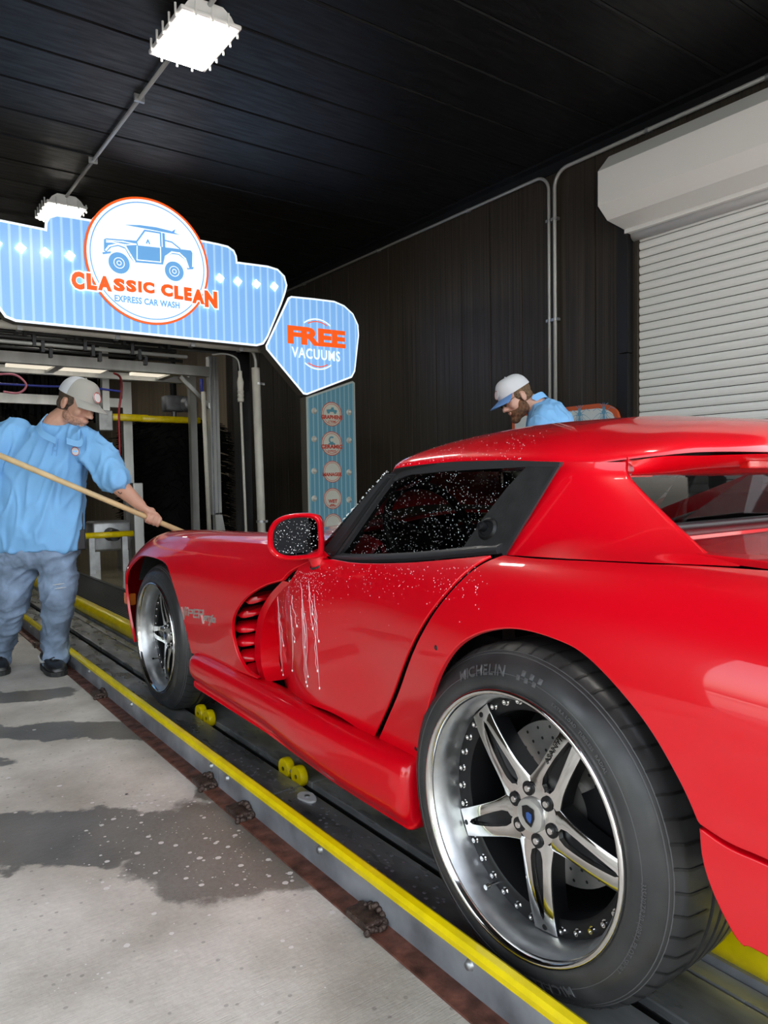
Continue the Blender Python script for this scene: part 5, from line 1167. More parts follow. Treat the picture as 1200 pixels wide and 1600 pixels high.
MB().tube([(xq, 7.9, .35), (xq-.03, 7.9, P2(318, 612, 7.9)[2])], .026, 12).mk('pipe', m_pvc, wp_, smooth=True); MB().tube([(xq-.04, 7.92, P2(318, 612, 7.9)[2]), (xq-.04, 7.92, P2(318, 592, 7.9)[2])], .016, 10).mk('blue_pipe', m_hblue, wp_, smooth=True)
MB().tube(catmull([(xq, 7.9, .42), (xq, 7.88, .3), (xq-.12, 7.85, .22), (xq-.28, 7.84, .05), (xq-.3, 7.84, GZ)], 6), .014, 8).tube(catmull([(xq+.02, 7.9, .45), (xq+.02, 7.86, .33), (xq-.1, 7.83, .26), (xq-.22, 7.82, .08), (xq-.24, 7.82, GZ)], 6), .010, 8).mk('hose', m_cond, wp_, smooth=True)
# wrap brush
m_bris = mat('brush_foam', (.005, .005, .0052), .85, spec=.12)
def brush(c, r, z0, z1, name_label, motor=True, seed=1):
    rg = np.random.default_rng(seed); t = thing('wrap_brush', (c[0], c[1], GZ), name_label, 'brush')
    MB().lathe([(0, z1), (.10, z1), (.12, z1-.06), (.12, z0), (0, z0)], (c[0], c[1], 0), (0, 0, 1), 20).mk('core', m_blk, t, smooth=True)
    MB().lathe([(.1, z1-.02), (r*.45, z1-.03), (r*.68, z1-.13), (r*.72, z1-.3), (r*.74, z0+.2), (r*.55, z0)], (c[0], c[1], 0), (0, 0, 1), 32).mk('inner_strips', m_bris, t, smooth=True)
    mb = MB()
    for i in range(2600):
        a = rg.random()*2*math.pi; q = rg.random(); z = z0+.1+(z1-z0-.1)*q; L = r*(.86+.16*rg.random())*(1-.3*max(0, q-.9)/.1*.6); dr = .03+.12*rg.random()*(1.2-q*.3); w = .010+.008*rg.random(); tw = .15*rg.normal()
        d = np.array([math.cos(a), math.sin(a), 0]); s = np.array([-d[1], d[0], 0]); cz = np.array([c[0], c[1], z]); p0 = cz+d*r*.3; p1 = cz+d*L*.7+s*tw*.3+np.array([0, 0, -dr*.3]); p2 = cz+d*L+s*tw+np.array([0, 0, -dr])
        n = np.array([0, 0, 1])*w*.5; mb.add([p0-n, p0+n, p1-n, p1+n, p2-n*.7, p2+n*.7], [[0, 1, 3, 2], [2, 3, 5, 4]])
    mb.mk('brush_strands', m_bris, t)['kind'] = 'stuff'
    if motor:
        MB().tube([(c[0], c[1], z1-.05), (c[0], c[1], z1+.12)], .035, 12).lathe([(.16, 0), (.16, .02), (.02, .03)], (c[0], c[1], z1-.02), (0, 0, 1), 20).mk('shaft', m_galv, t, auto=40)
        MB().bbox((c[0]-.15, c[1]-.1, z1+.10), (c[0]+.14, c[1]+.1, z1+.32), .03).mk('gearbox', m_angle, t, auto=50)
        MB().lathe([(0, .12), (.09, .12), (.11, .1), (.11, 0), (0, 0)], (c[0]+.14, c[1]-.12, z1+.2), (.3, -.9, 0), 20).mk('motor', m_angle, t, auto=40)
        MB().tube([(c[0]+.0, c[1], z1+.3), (c[0]+.0, c[1]+.05, ZC)], .045, 10).mk('hanger', m_blkm, t)
    return t
bc = P2(272, 655, 10.); brush((bc[0], 10.), .80, GZ+.1, bc[2], 'big black strip brush with motor on top at the right side of the tunnel')
bc2 = P2(-10, 690, 9.6); brush((.1, 10.8), .70, GZ+.1, bc2[2]+.3, 'black strip brush standing behind the worker with the pole', seed=3)
mt = thing('cloth_curtain', (1.9, 9.8, 1.2), 'black hanging cloth strips across the tunnel behind the worker', 'curtain'); mb = MB()
for i in range(260):
    x_ = .9+1.75*rng.random(); y_ = 9.6+.5*rng.random(); L_ = .3+.25*rng.random(); w_ = .03; mb.box((x_, y_, 2.32-L_), (x_+w_, y_+.008, 2.35))
mb.mk('strips', m_bris, mt)['kind'] = 'stuff'; MB().box((.6, 9.6, 2.35), (2.8, 10.1, 2.40)).mk('rack', m_galv, mt)
ya2 = 9.1; a1_ = P2(168, 650, ya2); a2_ = P2(250, 652, ya2); a3_ = P2(334, 655, ya2)
ym = thing('yellow_arm', tuple(a1_), 'yellow padded swing arm above the big black brush', 'arm'); MB().bbox((a1_[0], ya2-.05, a1_[2]-.055), (a2_[0]-.15, ya2+.05, a1_[2]+.03), .02).mk('arm_cover', m_yel, ym, auto=50); MB().bbox((a2_[0]-.25, ya2-.07, a1_[2]-.06), (a3_[0]-.2, ya2+.03, a1_[2]+.02), .02).mk('arm_cover', m_yel, ym, auto=50)
MB().bbox((a1_[0]-.12, ya2-.08, a1_[2]-.18), (a1_[0]+.04, ya2+.08, a1_[2]+.06), .01).mk('arm_bracket', m_galv, ym); MB().box((a1_[0]-.06, ya2-.04, a1_[2]+.06), (a1_[0]+.02, ya2+.04, 2.9)).mk('arm_post', m_alu, ym)
b0_ = P2(128, 838, 8.6); b1_ = P2(208, 840, 8.6); yb2 = thing('yellow_bumper_bar', tuple(b0_), 'low yellow bar at knee height beside the far brush', 'bar'); MB().tube([(b0_[0], 8.6, b0_[2]), (b1_[0], 8.6, b0_[2])], .035, 14).mk('bar', m_yel, yb2, smooth=True)
for x_ in (b0_[0]+.1, b1_[0]-.1): MB().box((x_-.03, 8.58, GZ), (x_+.03, 8.64, b0_[2])).mk('leg', m_galv, yb2)
eq = thing('drive_unit', (P2(160, 800, 9.)[0], 9.0, GZ), "grey hydraulic unit on the tunnel floor behind the worker's elbow", 'machine'); ex0 = P2(140, 800, 9.)[0]
MB().bbox((ex0, 8.9, .2), (ex0+.45, 9.25, .55), .03).mk('unit_body', m_galv, eq, auto=50); MB().bbox((ex0+.5, 8.95, GZ), (ex0+.62, 9.1, 1.0), .01).mk('post', m_alu, eq); MB().lathe([(0, .2), (.07, .2), (.08, 0), (0, 0)], (ex0+.2, 8.9, .4), (0, -1, 0), 16).mk('motor', m_blkm, eq, auto=40)
for x_ in (ex0+.03, ex0+.36): MB().box((x_, 8.95, GZ), (x_+.06, 9.2, .22)).mk('leg', m_galv, eq)
# unseen trees added beyond the open side, for the glass and paint to reflect
for i in range(4):
    cx_, cy_ = -17-2*rng.random(), -14+i*9.; rr = 2.2+rng.random(); t = thing('tree', (cx_, cy_, -.26), ['added leafy green tree outside, nearest the bay entrance', 'added leafy green tree outside, second from the bay entrance', 'added leafy green tree outside, third from the bay entrance', 'added leafy green tree outside, beside the wash tunnel'][i], 'tree', 'added trees outside the bay')
    mb = MB()
    for k in range(26): mb.ball((cx_+rng.normal(0, rr*.4), cy_+rng.normal(0, rr*.4), 2.8+rng.normal(0, rr*.35)), rr*.45*(.6+.5*rng.random()), 5)
    mb.mk('crown', m_leaf, t); MB().tube([(cx_, cy_, -.26), (cx_, cy_, 2.4)], [.2, .12], 8).mk('trunk', m_rust, t)
# ================================================================ people
from mathutils import noise as mnoise
def fuse(name, mb, m, parent, voxel=.008, sm=6, wr=None, org=None):
    """joins overlapping closed shapes into one continuous surface"""
    me = bpy.data.meshes.new('tmp'); me.from_pydata(mb.V, [], mb.F); bm = bmesh.new(); bm.from_mesh(me); bmesh.ops.recalc_face_normals(bm, faces=bm.faces); bm.to_mesh(me); bm.free()
    o = bpy.data.objects.new('tmp', me); COL.objects.link(o); r = o.modifiers.new('r', 'REMESH'); r.mode = 'VOXEL'; r.voxel_size = voxel
    s = o.modifiers.new('s', 'SMOOTH'); s.factor = .5; s.iterations = sm
    dg = bpy.context.evaluated_depsgraph_get(); dg.update(); e = bpy.data.meshes.new_from_object(o.evaluated_get(dg)); n = len(e.vertices)
    V = np.empty(n*3); e.vertices.foreach_get('co', V); V = V.reshape(-1, 3); F = [list(p.vertices) for p in e.polygons]
    if wr:
        N = np.empty(n*3); e.vertices.foreach_get('normal', N); N = N.reshape(-1, 3)
        for i in range(n): V[i] += N[i]*wr(V[i])
    bpy.data.objects.remove(o); bpy.data.meshes.remove(me); bpy.data.meshes.remove(e)
    return mk(name, V, F, m, parent, smooth=True, org=org)
m_skin = mat('skin', (.56, .30, .21), .5, var=(14, .86, 1.1), bump=(120, .1, .001)); m_skin2 = mat('fair_skin', (.58, .33, .25), .5, var=(14, .86, 1.08))
m_stub = mat('stubble', (.33, .175, .12), .7, var=(90, .6, 1.5), bump=(200, .4, .002)); m_beard = mat('brown_beard', (.12, .055, .025), .8, var=(60, .5, 1.8), bump=(150, .8, .004))
m_hair = mat('short_brown_hair', (.07, .045, .03), .8, var=(80, .5, 1.6), bump=(160, .8, .003)); m_hair2 = mat('light_brown_hair', (.12, .07, .035), .8, var=(80, .5, 1.6), bump=(160, .8, .003))
m_polo = mat('blue_polo_knit', (.20, .46, .80), .75, var=(6, .93, 1.05), bump=(260, .15, .001)); m_jean = mat('faded_denim', (.14, .19, .27), .85, var=(7, .5, 2.1), bump=(220, .3, .002))
m_capg = mat('grey_cap_cloth', (.36, .35, .32), .8); m_capw = mat('white_cap_mesh', (.62, .64, .68), .7, bump=(300, .8, .002)); m_brimb = mat('blue_cap_brim', (.10, .22, .48), .7)
m_shoe = mat('black_leather', (.012, .012, .013), .35); m_sole = mat('dark_sole', (.02, .02, .02), .7); m_shw = mat('white_patch', (.7, .7, .7), .5); m_eye = mat('eye_white', (.6, .58, .55), .3); m_iris = mat('eye_iris', (.03, .02, .015), .2)
m_glas = mat('spectacle_metal', (.15, .12, .09), .3, .8); m_wood = mat('pale_wood', (.66, .47, .25), .5, var=(10, .85, 1.1), scale=(1, 1, 1), bump=(40, .1, .002)); m_radio = mat('radio_plastic', (.012, .012, .014), .4)
m_blogo = mat('logo_red', (.5, .06, .05), .5); m_btn = mat('blue_button', (.16, .38, .7), .4)
ER = RM[:, 0]*np.array([1, 1, 0]); ER /= np.linalg.norm(ER); EB = np.cross(ER, (0, 0, 1)); EB = EB if EB[1] < 0 else -EB   # EB points to the viewer
def person(Z0):
    def J(u, v, d=0.):
        r = ray(u, v); f = -RM[:, 2]; return CAM+r*((Z0-d)/r.dot(f))
    return J
def rings(mb, L, n=28):
    """L: (centre, side half width, depth half, side axis, depth axis)"""
    V = []; F = []
    for (c, a, b, e1, e2) in L:
        for k in range(n): t = 2*math.pi*k/n; ct, st = math.cos(t), math.sin(t); V.append(c+e1*a*math.copysign(abs(ct)**.85, ct)+e2*b*math.copysign(abs(st)**.85, st))
    for i in range(len(L)-1):
        for k in range(n): F.append([i*n+k, i*n+(k+1) % n, (i+1)*n+(k+1) % n, (i+1)*n+k])
    F += [list(range(n))[::-1], [(len(L)-1)*n+k for k in range(n)]]; mb.add(V, F)
def limb(mb, pts, rs, flat=None):
    P = catmull(pts, 5); R_ = [float(np.interp(i/(len(P)-1)*(len(pts)-1), range(len(pts)), rs)) for i in range(len(P))]; mb.tube(P, R_, 16, flat=flat); mb.ball(P[0], R_[0]*.98, 6); mb.ball(P[-1], R_[-1]*.98, 6)
def folds(axis, amp, f1=9., f2=26., seed=0.):
    ax = np.array(axis, float)/np.linalg.norm(axis)
    def w(p):
        q = p-ax*p.dot(ax)*.72; a = mnoise.noise(Vector(q*f1+seed)); b = mnoise.noise(Vector(q*f2+seed+7)); return amp*(.45*a+.75*(max(0, 1-3.2*abs(a))**1.5-.3)+.4*(max(0, 1-3.*abs(b))**1.5-.3))
    return w
class Head:
    """frame: f forward, l to the person's left, u up"""
    def __init__(s, c, f, u, k=1.): s.c = np.array(c, float); s.f = np.array(f, float)/np.linalg.norm(f); u = np.array(u, float); u = u-s.f*u.dot(s.f); s.u = u/np.linalg.norm(u); s.l = np.cross(s.u, s.f); s.k = k
    def P(s, a, b, c): return s.c+(s.f*a+s.l*b+s.u*c)*s.k
    def ell(s, mb, a, b, c, ra, rb, rc, n=8, rot=0.):
        m_ = MB(); m_.ball((0, 0, 0), 1., n); cr_, sr = math.cos(rot), math.sin(rot)
        V = []
        for v in m_.V:
            x, y, z = v[0]*ra, v[1]*rb, v[2]*rc; x, z = x*cr_+z*sr, -x*sr+z*cr_; V.append(s.P(a+x, b+y, c+z))
        mb.add(V, m_.F)
    def skull(s, mb):
        s.ell(mb, -.008, 0, .035, .098, .078, .092, 12); s.ell(mb, .030, 0, -.012, .062, .064, .080, 10); s.ell(mb, .030, 0, -.072, .056, .054, .040, 10); s.ell(mb, .070, 0, -.098, .020, .022, .018, 6)
        for q in (-1, 1):
            s.ell(mb, .052, q*.040, -.030, .030, .024, .030, 6); s.ell(mb, .010, q*.050, -.078, .034, .014, .026, 6, .4)
            s.ell(mb, -.012, q*.079, -.018, .020, .008, .032, 6, -.15); s.ell(mb, -.006, q*.084, -.002, .012, .007, .016, 5); s.ell(mb, .076, q*.030, .016, .014, .022, .008, 6)
        mb.tube([s.P(.082, 0, .008), s.P(.098, 0, -.014), s.P(.112, 0, -.034)], [.008*s.k, .0095*s.k, .0125*s.k], 10); s.ell(mb, .110, 0, -.036, .013, .012, .010, 6)
        for q in (-1, 1): s.ell(mb, .098, q*.012, -.039, .010, .008, .008, 5)
        s.ell(mb, .088, 0, -.062, .010, .024, .0062, 6); s.ell(mb, .087, 0, -.073, .010, .021, .0068, 6)
    def eyes(s, par):
        for q in (-1, 1):
            mb = MB(); s.ell(mb, .076, q*.031, .000, .012, .014, .009, 6); e = mb.mk('eye', m_eye, par, smooth=True); mb = MB(); s.ell(mb, .086, q*.031, -.001, .0035, .006, .006, 5); mb.mk('iris', m_iris, e, smooth=True)
            mb = MB(); mb.tube([s.P(.082, q*.014, .020), s.P(.088, q*.030, .026), s.P(.078, q*.050, .018)], [.003, .004, .002], 6, flat=.8); mb.mk('eyebrow', m_hair, par, smooth=True)
    def hair(s, par, m):
        mb = MB(); s.ell(mb, -.016, 0, .030, .096, .081, .090, 12); s.ell(mb, -.040, 0, -.025, .062, .072, .055, 10)
        for q in (-1, 1): s.ell(mb, .012, q*.068, .008, .016, .012, .030, 6)
        fuse('hair', mb, m, par, .006, 3)
    def cap(s, par, m_front, m_back, m_brim, tilt=.0):
        V = []; F = []; n = 40; rows = 12
        for i in range(rows+1):
            ph = math.pi/2*i/rows
            for k in range(n):
                t = 2*math.pi*k/n; r_ = math.cos(ph)**.72 if i < rows else 0.; z = .032+.100*math.sin(ph)*(1+.10*max(0, math.cos(t))*math.sin(2*ph)); V.append(s.P(-.006+.110*r_*math.cos(t), .091*r_*math.sin(t), z+tilt*math.cos(t)*.02))
        Ff, Fb = [], []
        for i in range(rows):
            for k in range(n):
                f = [i*n+k, i*n+(k+1) % n, (i+1)*n+(k+1) % n, (i+1)*n+k]; t = (k+.5)/n*2*math.pi; (Ff if math.cos(t) > -.02 else Fb).append(f)
        root = mk('cap', V, Ff, m_front, par, smooth=True); mk('mesh_back', V, Fb, m_back, root, smooth=True)
        V = []; F = []; m2 = 15; rr = 6
        for j in range(2):
            for i in range(rr+1):
                for k in range(m2+1):
                    t = -1.15+2.3*k/m2; q = i/rr; bx = -.006+.110*math.cos(t); by = .091*math.sin(t); ext = .078*(math.cos(t*1.05)**.55 if abs(t) < 1.14*1.3 else 0)*q
                    V.append(s.P(bx+ext, by*(1+.02*q), .034-.018*q-.020*(by/.09)**2*q-.003*j+tilt*.02))
        w = m2+1; L_ = (rr+1)*w
        for i in range(rr):
            for k in range(m2): a = i*w+k; F.append([a, a+1, a+w+1, a+w]); F.append([L_+a, L_+a+w, L_+a+w+1, L_+a+1])
        for k in range(m2): a = rr*w+k; F.append([a, a+1, L_+a+1, L_+a])
        mk('cap_brim', V, F, m_brim, root, smooth=True)
        mb = MB(); mb.lathe([(.028*s.k, 0), (.028*s.k, .003), (0, .004)], s.P(.099, 0, .070), s.f*.86+s.u*.5, 24); bd = mb.mk('cap_badge', m_shw, root); mb = MB(); mb.lathe([(.028*s.k, .0045), (.024*s.k, .0045)], s.P(.099, 0, .070), s.f*.86+s.u*.5, 24); mb.mk('badge_ring', m_blogo, bd)
        mb = MB(); mb.ball(s.P(-.006, 0, .133), .006, 5); mb.mk('cap_button', m_front, root, smooth=True)
def hand(mb, wrist, palm, grip, axis, pn, k=1., flip=1):
    """gripping hand: palm centre beside the pole, fingers curled round it. grip = point on the pole, axis = pole direction, pn = from pole to the back of the hand"""
    axis = np.array(axis)/np.linalg.norm(axis); pn = np.array(pn, float); pn -= axis*pn.dot(axis); pn /= np.linalg.norm(pn); sd = np.cross(axis, pn)*flip
    limb(mb, [wrist, palm+pn*.004], [.026*k, .030*k], flat=.72)
    for i, (o_, ln, r) in enumerate(((-.033, .92, .0088), (-.011, 1., .0092), (.011, .96, .0090), (.032, .80, .0078))):
        R_ = .023*k; pts = []
        for a in np.linspace(.35, 4.0*ln, 7): pts.append(grip+axis*o_*k+R_*(pn*math.cos(a)+sd*math.sin(a)))
        kn = palm+axis*o_*k*.9+pn*.012+sd*.016; mb.tube(catmull([palm+axis*o_*k*.6+pn*.004, kn]+pts, 3), [r*k*1.1]*6+[r*k]*(len(catmull([0, 0]+[0]*7, 3))-6), 8); mb.ball(pts[-1], r*k, 5)
    th = [palm-axis*.030*k-sd*.010, grip-axis*.045*k+pn*.016-sd*.012, grip-axis*.040*k-pn*.008-sd*.022, grip-axis*.022*k-pn*.022-sd*.010]; P_ = catmull(th, 4); mb.tube(P_, [.0135*k-.003*k*i/len(P_) for i in range(len(P_))], 8); mb.ball(P_[-1], .0102*k, 5)
def sneaker(foot, par, toe, L=.29):
    toe = np.array(toe, float); toe[2] = 0; toe /= np.linalg.norm(toe); sd = np.cross((0, 0, 1), toe); h = np.array(foot, float); h[2] = GZ+.002
    Z = np.array([0, 0, 1.]); prof = [(-.075, .033, .075), (-.06, .040, .085), (-.02, .043, .085), (.03, .043, .075), (.08, .048, .058), (.13, .050, .048), (.17, .044, .042), (.197, .028, .030)]
    mb = MB(); n = 16; V = []; F = []
    for (a, w, hh_) in prof:
        for k in range(n):
            t = 2*math.pi*k/n; V.append(h+toe*a+sd*w*math.copysign(abs(math.cos(t))**.8, math.cos(t))+Z*(.012+hh_/2+hh_/2*math.copysign(abs(math.sin(t))**.7, math.sin(t))))
    for i in range(len(prof)-1):
        for k in range(n): F.append([i*n+k, i*n+(k+1) % n, (i+1)*n+(k+1) % n, (i+1)*n+k])
    F += [list(range(n))[::-1], [(len(prof)-1)*n+k for k in range(n)]]; s = mk('shoe', V, F, m_shoe, par, auto=60)
    O_ = [(-.082, 0), (-.07, .036), (-.02, .046), (.04, .047), (.09, .053), (.14, .054), (.185, .042), (.206, .018), (.21, 0)]; O_ = O_+[(a, -b) for a, b in O_[::-1][1:-1]]
    MB().prism(O_, h, toe, sd, Z, .024).mk('sole', m_sole, s)
    for i in range(4): MB().tube([h+toe*(.035+.022*i)-sd*.022+Z*(.088-.008*i), h+toe*(.035+.022*i)+Z*(.095-.008*i), h+toe*(.035+.022*i)+sd*.022+Z*(.088-.008*i)], .0035, 6).mk('lace', m_sole, s, smooth=True)
    for q in (-1, 1):
        mb = MB(); c = [(-.055, .072), (-.02, .045), (.02, .045), (.075, .060), (.02, .058), (-.02, .060)]; mb.prism(c, h+sd*q*.043, toe, Z, sd*q, .005); mb.mk('shoe_mark', m_shw, s)
# ---- the worker with the pole
d95 = at(92, 1046, z=GZ); Z1 = -((d95-CAM) @ RM)[2]; J = person(Z1); w1 = thing('person', tuple(at(60, 1046, z=GZ)), 'bearded-stubble worker in light blue polo, faded jeans and grey cap leaning on a pole', 'person')
w1['label'] = 'worker in light blue polo, faded jeans and grey cap holding a wooden pole'
S = Z1/FPX; e1, e2 = ER, EB
mb = MB(); rings(mb, [(J(78, 664), 30*S, .085, e1, e2), (J(76, 676), 56*S, .105, e1, e2), (J(75, 690), 68*S, .125, e1, e2), (J(73, 712), 66*S, .14, e1, e2), (J(68, 745), 64*S, .155, e1, e2), (J(64, 785), 66*S, .17, e1, e2), (J(62, 820), 68*S, .175, e1, e2), (J(61, 845), 68*S, .165, e1, e2), (J(61, 860), 66*S, .155, e1, e2)])
limb(mb, [J(112, 682, .02), J(142, 700, .06), J(166, 728, .10), J(179, 750, .13)], [.085, .088, .086, .083]); limb(mb, [J(28, 680, .02), J(2, 696, .06), J(-16, 724, .10), J(-24, 742, .12)], [.09, .092, .086, .078])
shirt = fuse('polo_shirt', mb, m_polo, w1, .010, 5, folds((.25, .1, 1.), .026, 6., 17.))
# collar, placket, buttons, chest logo
nk = J(92, 664, .02)
for q, pts in ((0, [J(74, 646, .02), J(64, 658, .09), (J(68, 672, .16)), J(88, 684, .19)]), (1, [J(112, 654, .03), J(126, 670, .12), J(124, 688, .18), J(104, 684, .20)])):
    P_ = catmull(pts, 6); V = []; F = []
    for i, p in enumerate(P_): o_ = (p-nk); o_[2] = 0; o_ /= np.linalg.norm(o_)+1e-9; V += [p, p+o_*.022+np.array([0, 0, -.034])+EB*.01, p+o_*.018+np.array([0, 0, -.036])+EB*.004, p-o_*.006+np.array([0, 0, -.004])]
    for i in range(len(P_)-1):
        for k in range(4): F.append([i*4+k, i*4+(k+1) % 4, (i+1)*4+(k+1) % 4, (i+1)*4+k])
    mk('collar', V, F, m_polo, shirt, auto=60)
pl = MB(); 
def onshirt(u, v, lift=.004):
    me = shirt.data; b = Vector(ORG[shirt.name]); o = Vector(CAM)-b; d = Vector(ray(u, v)); 
    if 'bvh' not in _bv: 
        from mathutils.bvhtree import BVHTree
        _bv['bvh'] = BVHTree.FromPolygons([v_.co[:] for v_ in me.vertices], [list(p.vertices) for p in me.polygons])
    h = _bv['bvh'].ray_cast(o, d); 
    return (np.array(h[0]+b)+np.array(h[1])*lift, np.array(h[1])) if h[0] else (J(u, v, .18), EB)
_bv = {}
for a, b in (((86, 686), (81, 712)), ((92, 687), (88, 713))): pa, _ = onshirt(*a); pb, _ = onshirt(*b); pl.tube([pa, (pa+pb)/2, pb], .0022, 6)
pl.mk('placket', m_btn, shirt)
for q in ((86.5, 697), (86, 704)): p_, n_ = onshirt(*q); MB().lathe([(0, .003), (.005, .002), (.0055, 0)], p_, n_, 10).mk('button', m_btn, shirt)
p_, n_ = onshirt(118.5, 705, .003); lg = MB().lathe([(.024, 0), (.024, .002), (0, .003)], p_, n_, 20).mk('chest_logo', m_shw, shirt); MB().lathe([(.024, .0032), (.0205, .0032)], p_, n_, 20).mk('logo_ring', m_blogo, lg)
mb = MB(); mb.box((-.012, -.003, 0), (.012, .004, .002), Matrix(((ER[0], 0, n_[0], p_[0]+n_[0]*.003), (ER[1], 0, n_[1], p_[1]+n_[1]*.003), (ER[2], 1, n_[2], p_[2]+n_[2]*.003), (0, 0, 0, 1)))); mb.mk('logo_print', e_bl, lg)
# jeans
mb = MB(); rings(mb, [(J(62, 838), 62*S, .135, e1, e2), (J(60, 858), 62*S, .145, e1, e2), (J(58, 876), 58*S, .135, e1, e2), (J(58, 886), 46*S, .10, e1, e2)])
limb(mb, [J(88, 872), J(92, 905, .02), J(91, 940, .04), J(86, 985, .01), J(86, 1012, -.01), J(88, 1026, 0)], [.108, .098, .085, .072, .068, .074]); limb(mb, [J(28, 872), J(22, 910, .01), J(17, 945, .02), J(6, 985, -.02), J(1, 1018, -.04), J(-1, 1032, -.04)], [.108, .100, .088, .074, .066, .070])
jn = fuse('jeans', mb, m_jean, w1, .010, 4, folds((.6, .2, .3), .018, 9., 26., 3.))
for k, (u_, v_) in enumerate(((91, 914), (94, 920))):
    p_ = J(u_, v_, .135-.0*k); MB().tube([p_-ER*.03, p_+ER*.0+np.array([0, 0, .004]), p_+ER*.032+np.array([0, 0, .008])], [.002, .006, .002], 6, flat=.5).mk('knee_tear', m_shw, jn, smooth=True)
sneaker(J(78, 1030, 0), w1, ER*.62+EB*.78); sneaker(J(-6, 1034, -.04), w1, ER*.55+EB*.8)
# body
hd1 = Head(J(121, 630, .045), ER*.86+EB*.30+np.array([0, 0, -.42]), (ER*.25)+np.array([0, 0, 1.]), 1.05)
pA, pB = J(-130, 657.5, .46), J(300, 837.5, -.02); pax = (pB-pA)/np.linalg.norm(pB-pA)
def onpole(u): 
    t = np.linspace(0, 1, 400); Q = pA+(pB-pA)*t[:, None]; return Q[np.argmin(abs(proj(Q)[:, 0]-u))]
g1 = onpole(240); g2 = onpole(-46)
mb = MB(); hd1.skull(mb); limb(mb, [J(80, 676, .0), J(90, 660, .03), hd1.P(-.02, 0, -.06)], [.075, .064, .058]); rings(mb, [(J(78, 668), 26*S, .07, e1, e2), (J(74, 690), 50*S, .09, e1, e2), (J(70, 720), 50*S, .10, e1, e2)])
el1 = J(178, 752, .14); wr1 = J(222, 793, .2)*.0+ (g1+(J(214, 786, 0)-g1)*1.0)
wr1 = J(221, 791, -((g1-CAM) @ RM)[2]*-1*0+(Z1+((g1-CAM) @ RM)[2])+.03); pm1 = g1+np.array([0, 0, .030])-pax*.018
limb(mb, [J(150, 715, .07), el1, el1+(wr1-el1)*.35, wr1], [.050, .0475, .046, .029]); hand(mb, wr1, pm1, g1, pax, (0, 0, 1.), 1.0, 1 if np.cross(pax, (0, 0, 1)).dot(EB) > 0 else -1)
el2 = J(-30, 752, .13); wr2 = g2+np.array([0, 0, -.05])-pax*.03+EB*.01; limb(mb, [J(-6, 712, .08), el2, (el2+wr2)/2-ER*.02, wr2], [.055, .050, .045, .03]); hand(mb, wr2, g2+np.array([0, 0, -.030]), g2, pax, (0, 0, -1.), 1.0, 1)
body1 = fuse('body', mb, m_skin, w1, .0052, 3)
hd1.eyes(w1); hd1.hair(w1, m_hair); hd1.cap(w1, m_capg, m_capw, m_capg)
mb = MB(); hd1.ell(mb, .030, 0, -.076, .0575, .0555, .0405, 10); hd1.ell(mb, .070, 0, -.098, .0212, .0232, .0192, 6); 
for q in (-1, 1): hd1.ell(mb, .010, q*.050, -.074, .0352, .0152, .0275, 6, .4)
mb.mk('stubble', m_stub, w1, smooth=True)
tt = MB(); ft = el1+(wr1-el1)*.30
for k in range(2): c_ = ft+EB*.047+(wr1-el1)*.04*k; tt.tube([c_+(ER*math.cos(a)*.009+np.array([0, 0, 1.])*math.sin(a)*.02) for a in np.linspace(.3+k, 4.6+k, 9)], .0022, 5)
tt.mk('forearm_tattoo', m_radio, w1)
rd = thing('radio', tuple(J(122, 860, .1)), "black two-way radio clipped at the worker's hip", 'radio'); p_ = J(126, 843, .02); MB().bbox((p_[0]-.022, p_[1]-.02, p_[2]-.055), (p_[0]+.022, p_[1]+.02, p_[2]+.055), .006).mk('radio_body', m_radio, rd); MB().tube([p_+np.array([.01, 0, .05]), p_+np.array([.012, 0, .15])], .005, 8).mk('antenna', m_radio, rd); MB().lathe([(0, .012), (.006, .012), (.006, 0)], p_+np.array([-.01, 0, .055]), (0, 0, 1), 8).mk('dial', m_blogo, rd)
po_ = thing('wash_brush', tuple(pB-np.array([0, 0, .06])), "long pale wooden pole in the worker's hands reaching to the car's nose", 'brush'); MB().tube([pA, pB], .0148, 14).mk('pole', m_wood, po_, smooth=True)
MB().bbox((pB[0]-.05, pB[1]-.12, pB[2]-.05), (pB[0]+.05, pB[1]+.12, pB[2]-.005), .01).mk('brush_block', m_wood, po_); mb = MB()
for i in range(200): q = pB+np.array([rng.uniform(-.045, .045), rng.uniform(-.115, .115), -.05]); mb.tube([q, q+np.array([rng.normal(0, .006), rng.normal(0, .006), -.05])], .002, 3)
mb.mk('bristles', m_jean, po_)['kind'] = 'stuff'
# ---- the second worker, bending beyond the car
Z2 = 4.62; J = person(Z2); S = Z2/FPX; f0 = at(905, 800, x=3.42); Jg = lambda u, v, d=0.: J(u, v, d)
h2 = Head(J(806, 620, .0), -ER*.80+EB*.18+np.array([0, 0, -.50]), -ER*.45+np.array([0, 0, 1.]), 1.03)
gx = J(905, 760, -.05); w2 = thing('person', (gx[0], gx[1], GZ), 'bearded worker with glasses and blue-brimmed cap bending behind the car roof', 'person')
cx2 = lambda u, v, d=0: J(u, v, d)
mb = MB(); sp_ax = (J(850, 634)-J(890, 760)); sp_ax /= np.linalg.norm(sp_ax); sd2 = EB; fw2 = np.cross(sd2, sp_ax)
rings(mb, [(J(843, 628), .07, .065, sd2, fw2), (J(850, 640), .17, .10, sd2, fw2), (J(856, 660), .21, .135, sd2, fw2), (J(866, 700), .20, .15, sd2, fw2), (J(878, 750), .19, .155, sd2, fw2), (J(886, 790), .19, .155, sd2, fw2)])
limb(mb, [J(852, 652, .15), J(846, 680, .22), J(838, 712, .24)], [.085, .085, .08]); limb(mb, [J(852, 652, -.15), J(840, 680, -.22), J(830, 712, -.24)], [.085, .085, .08])
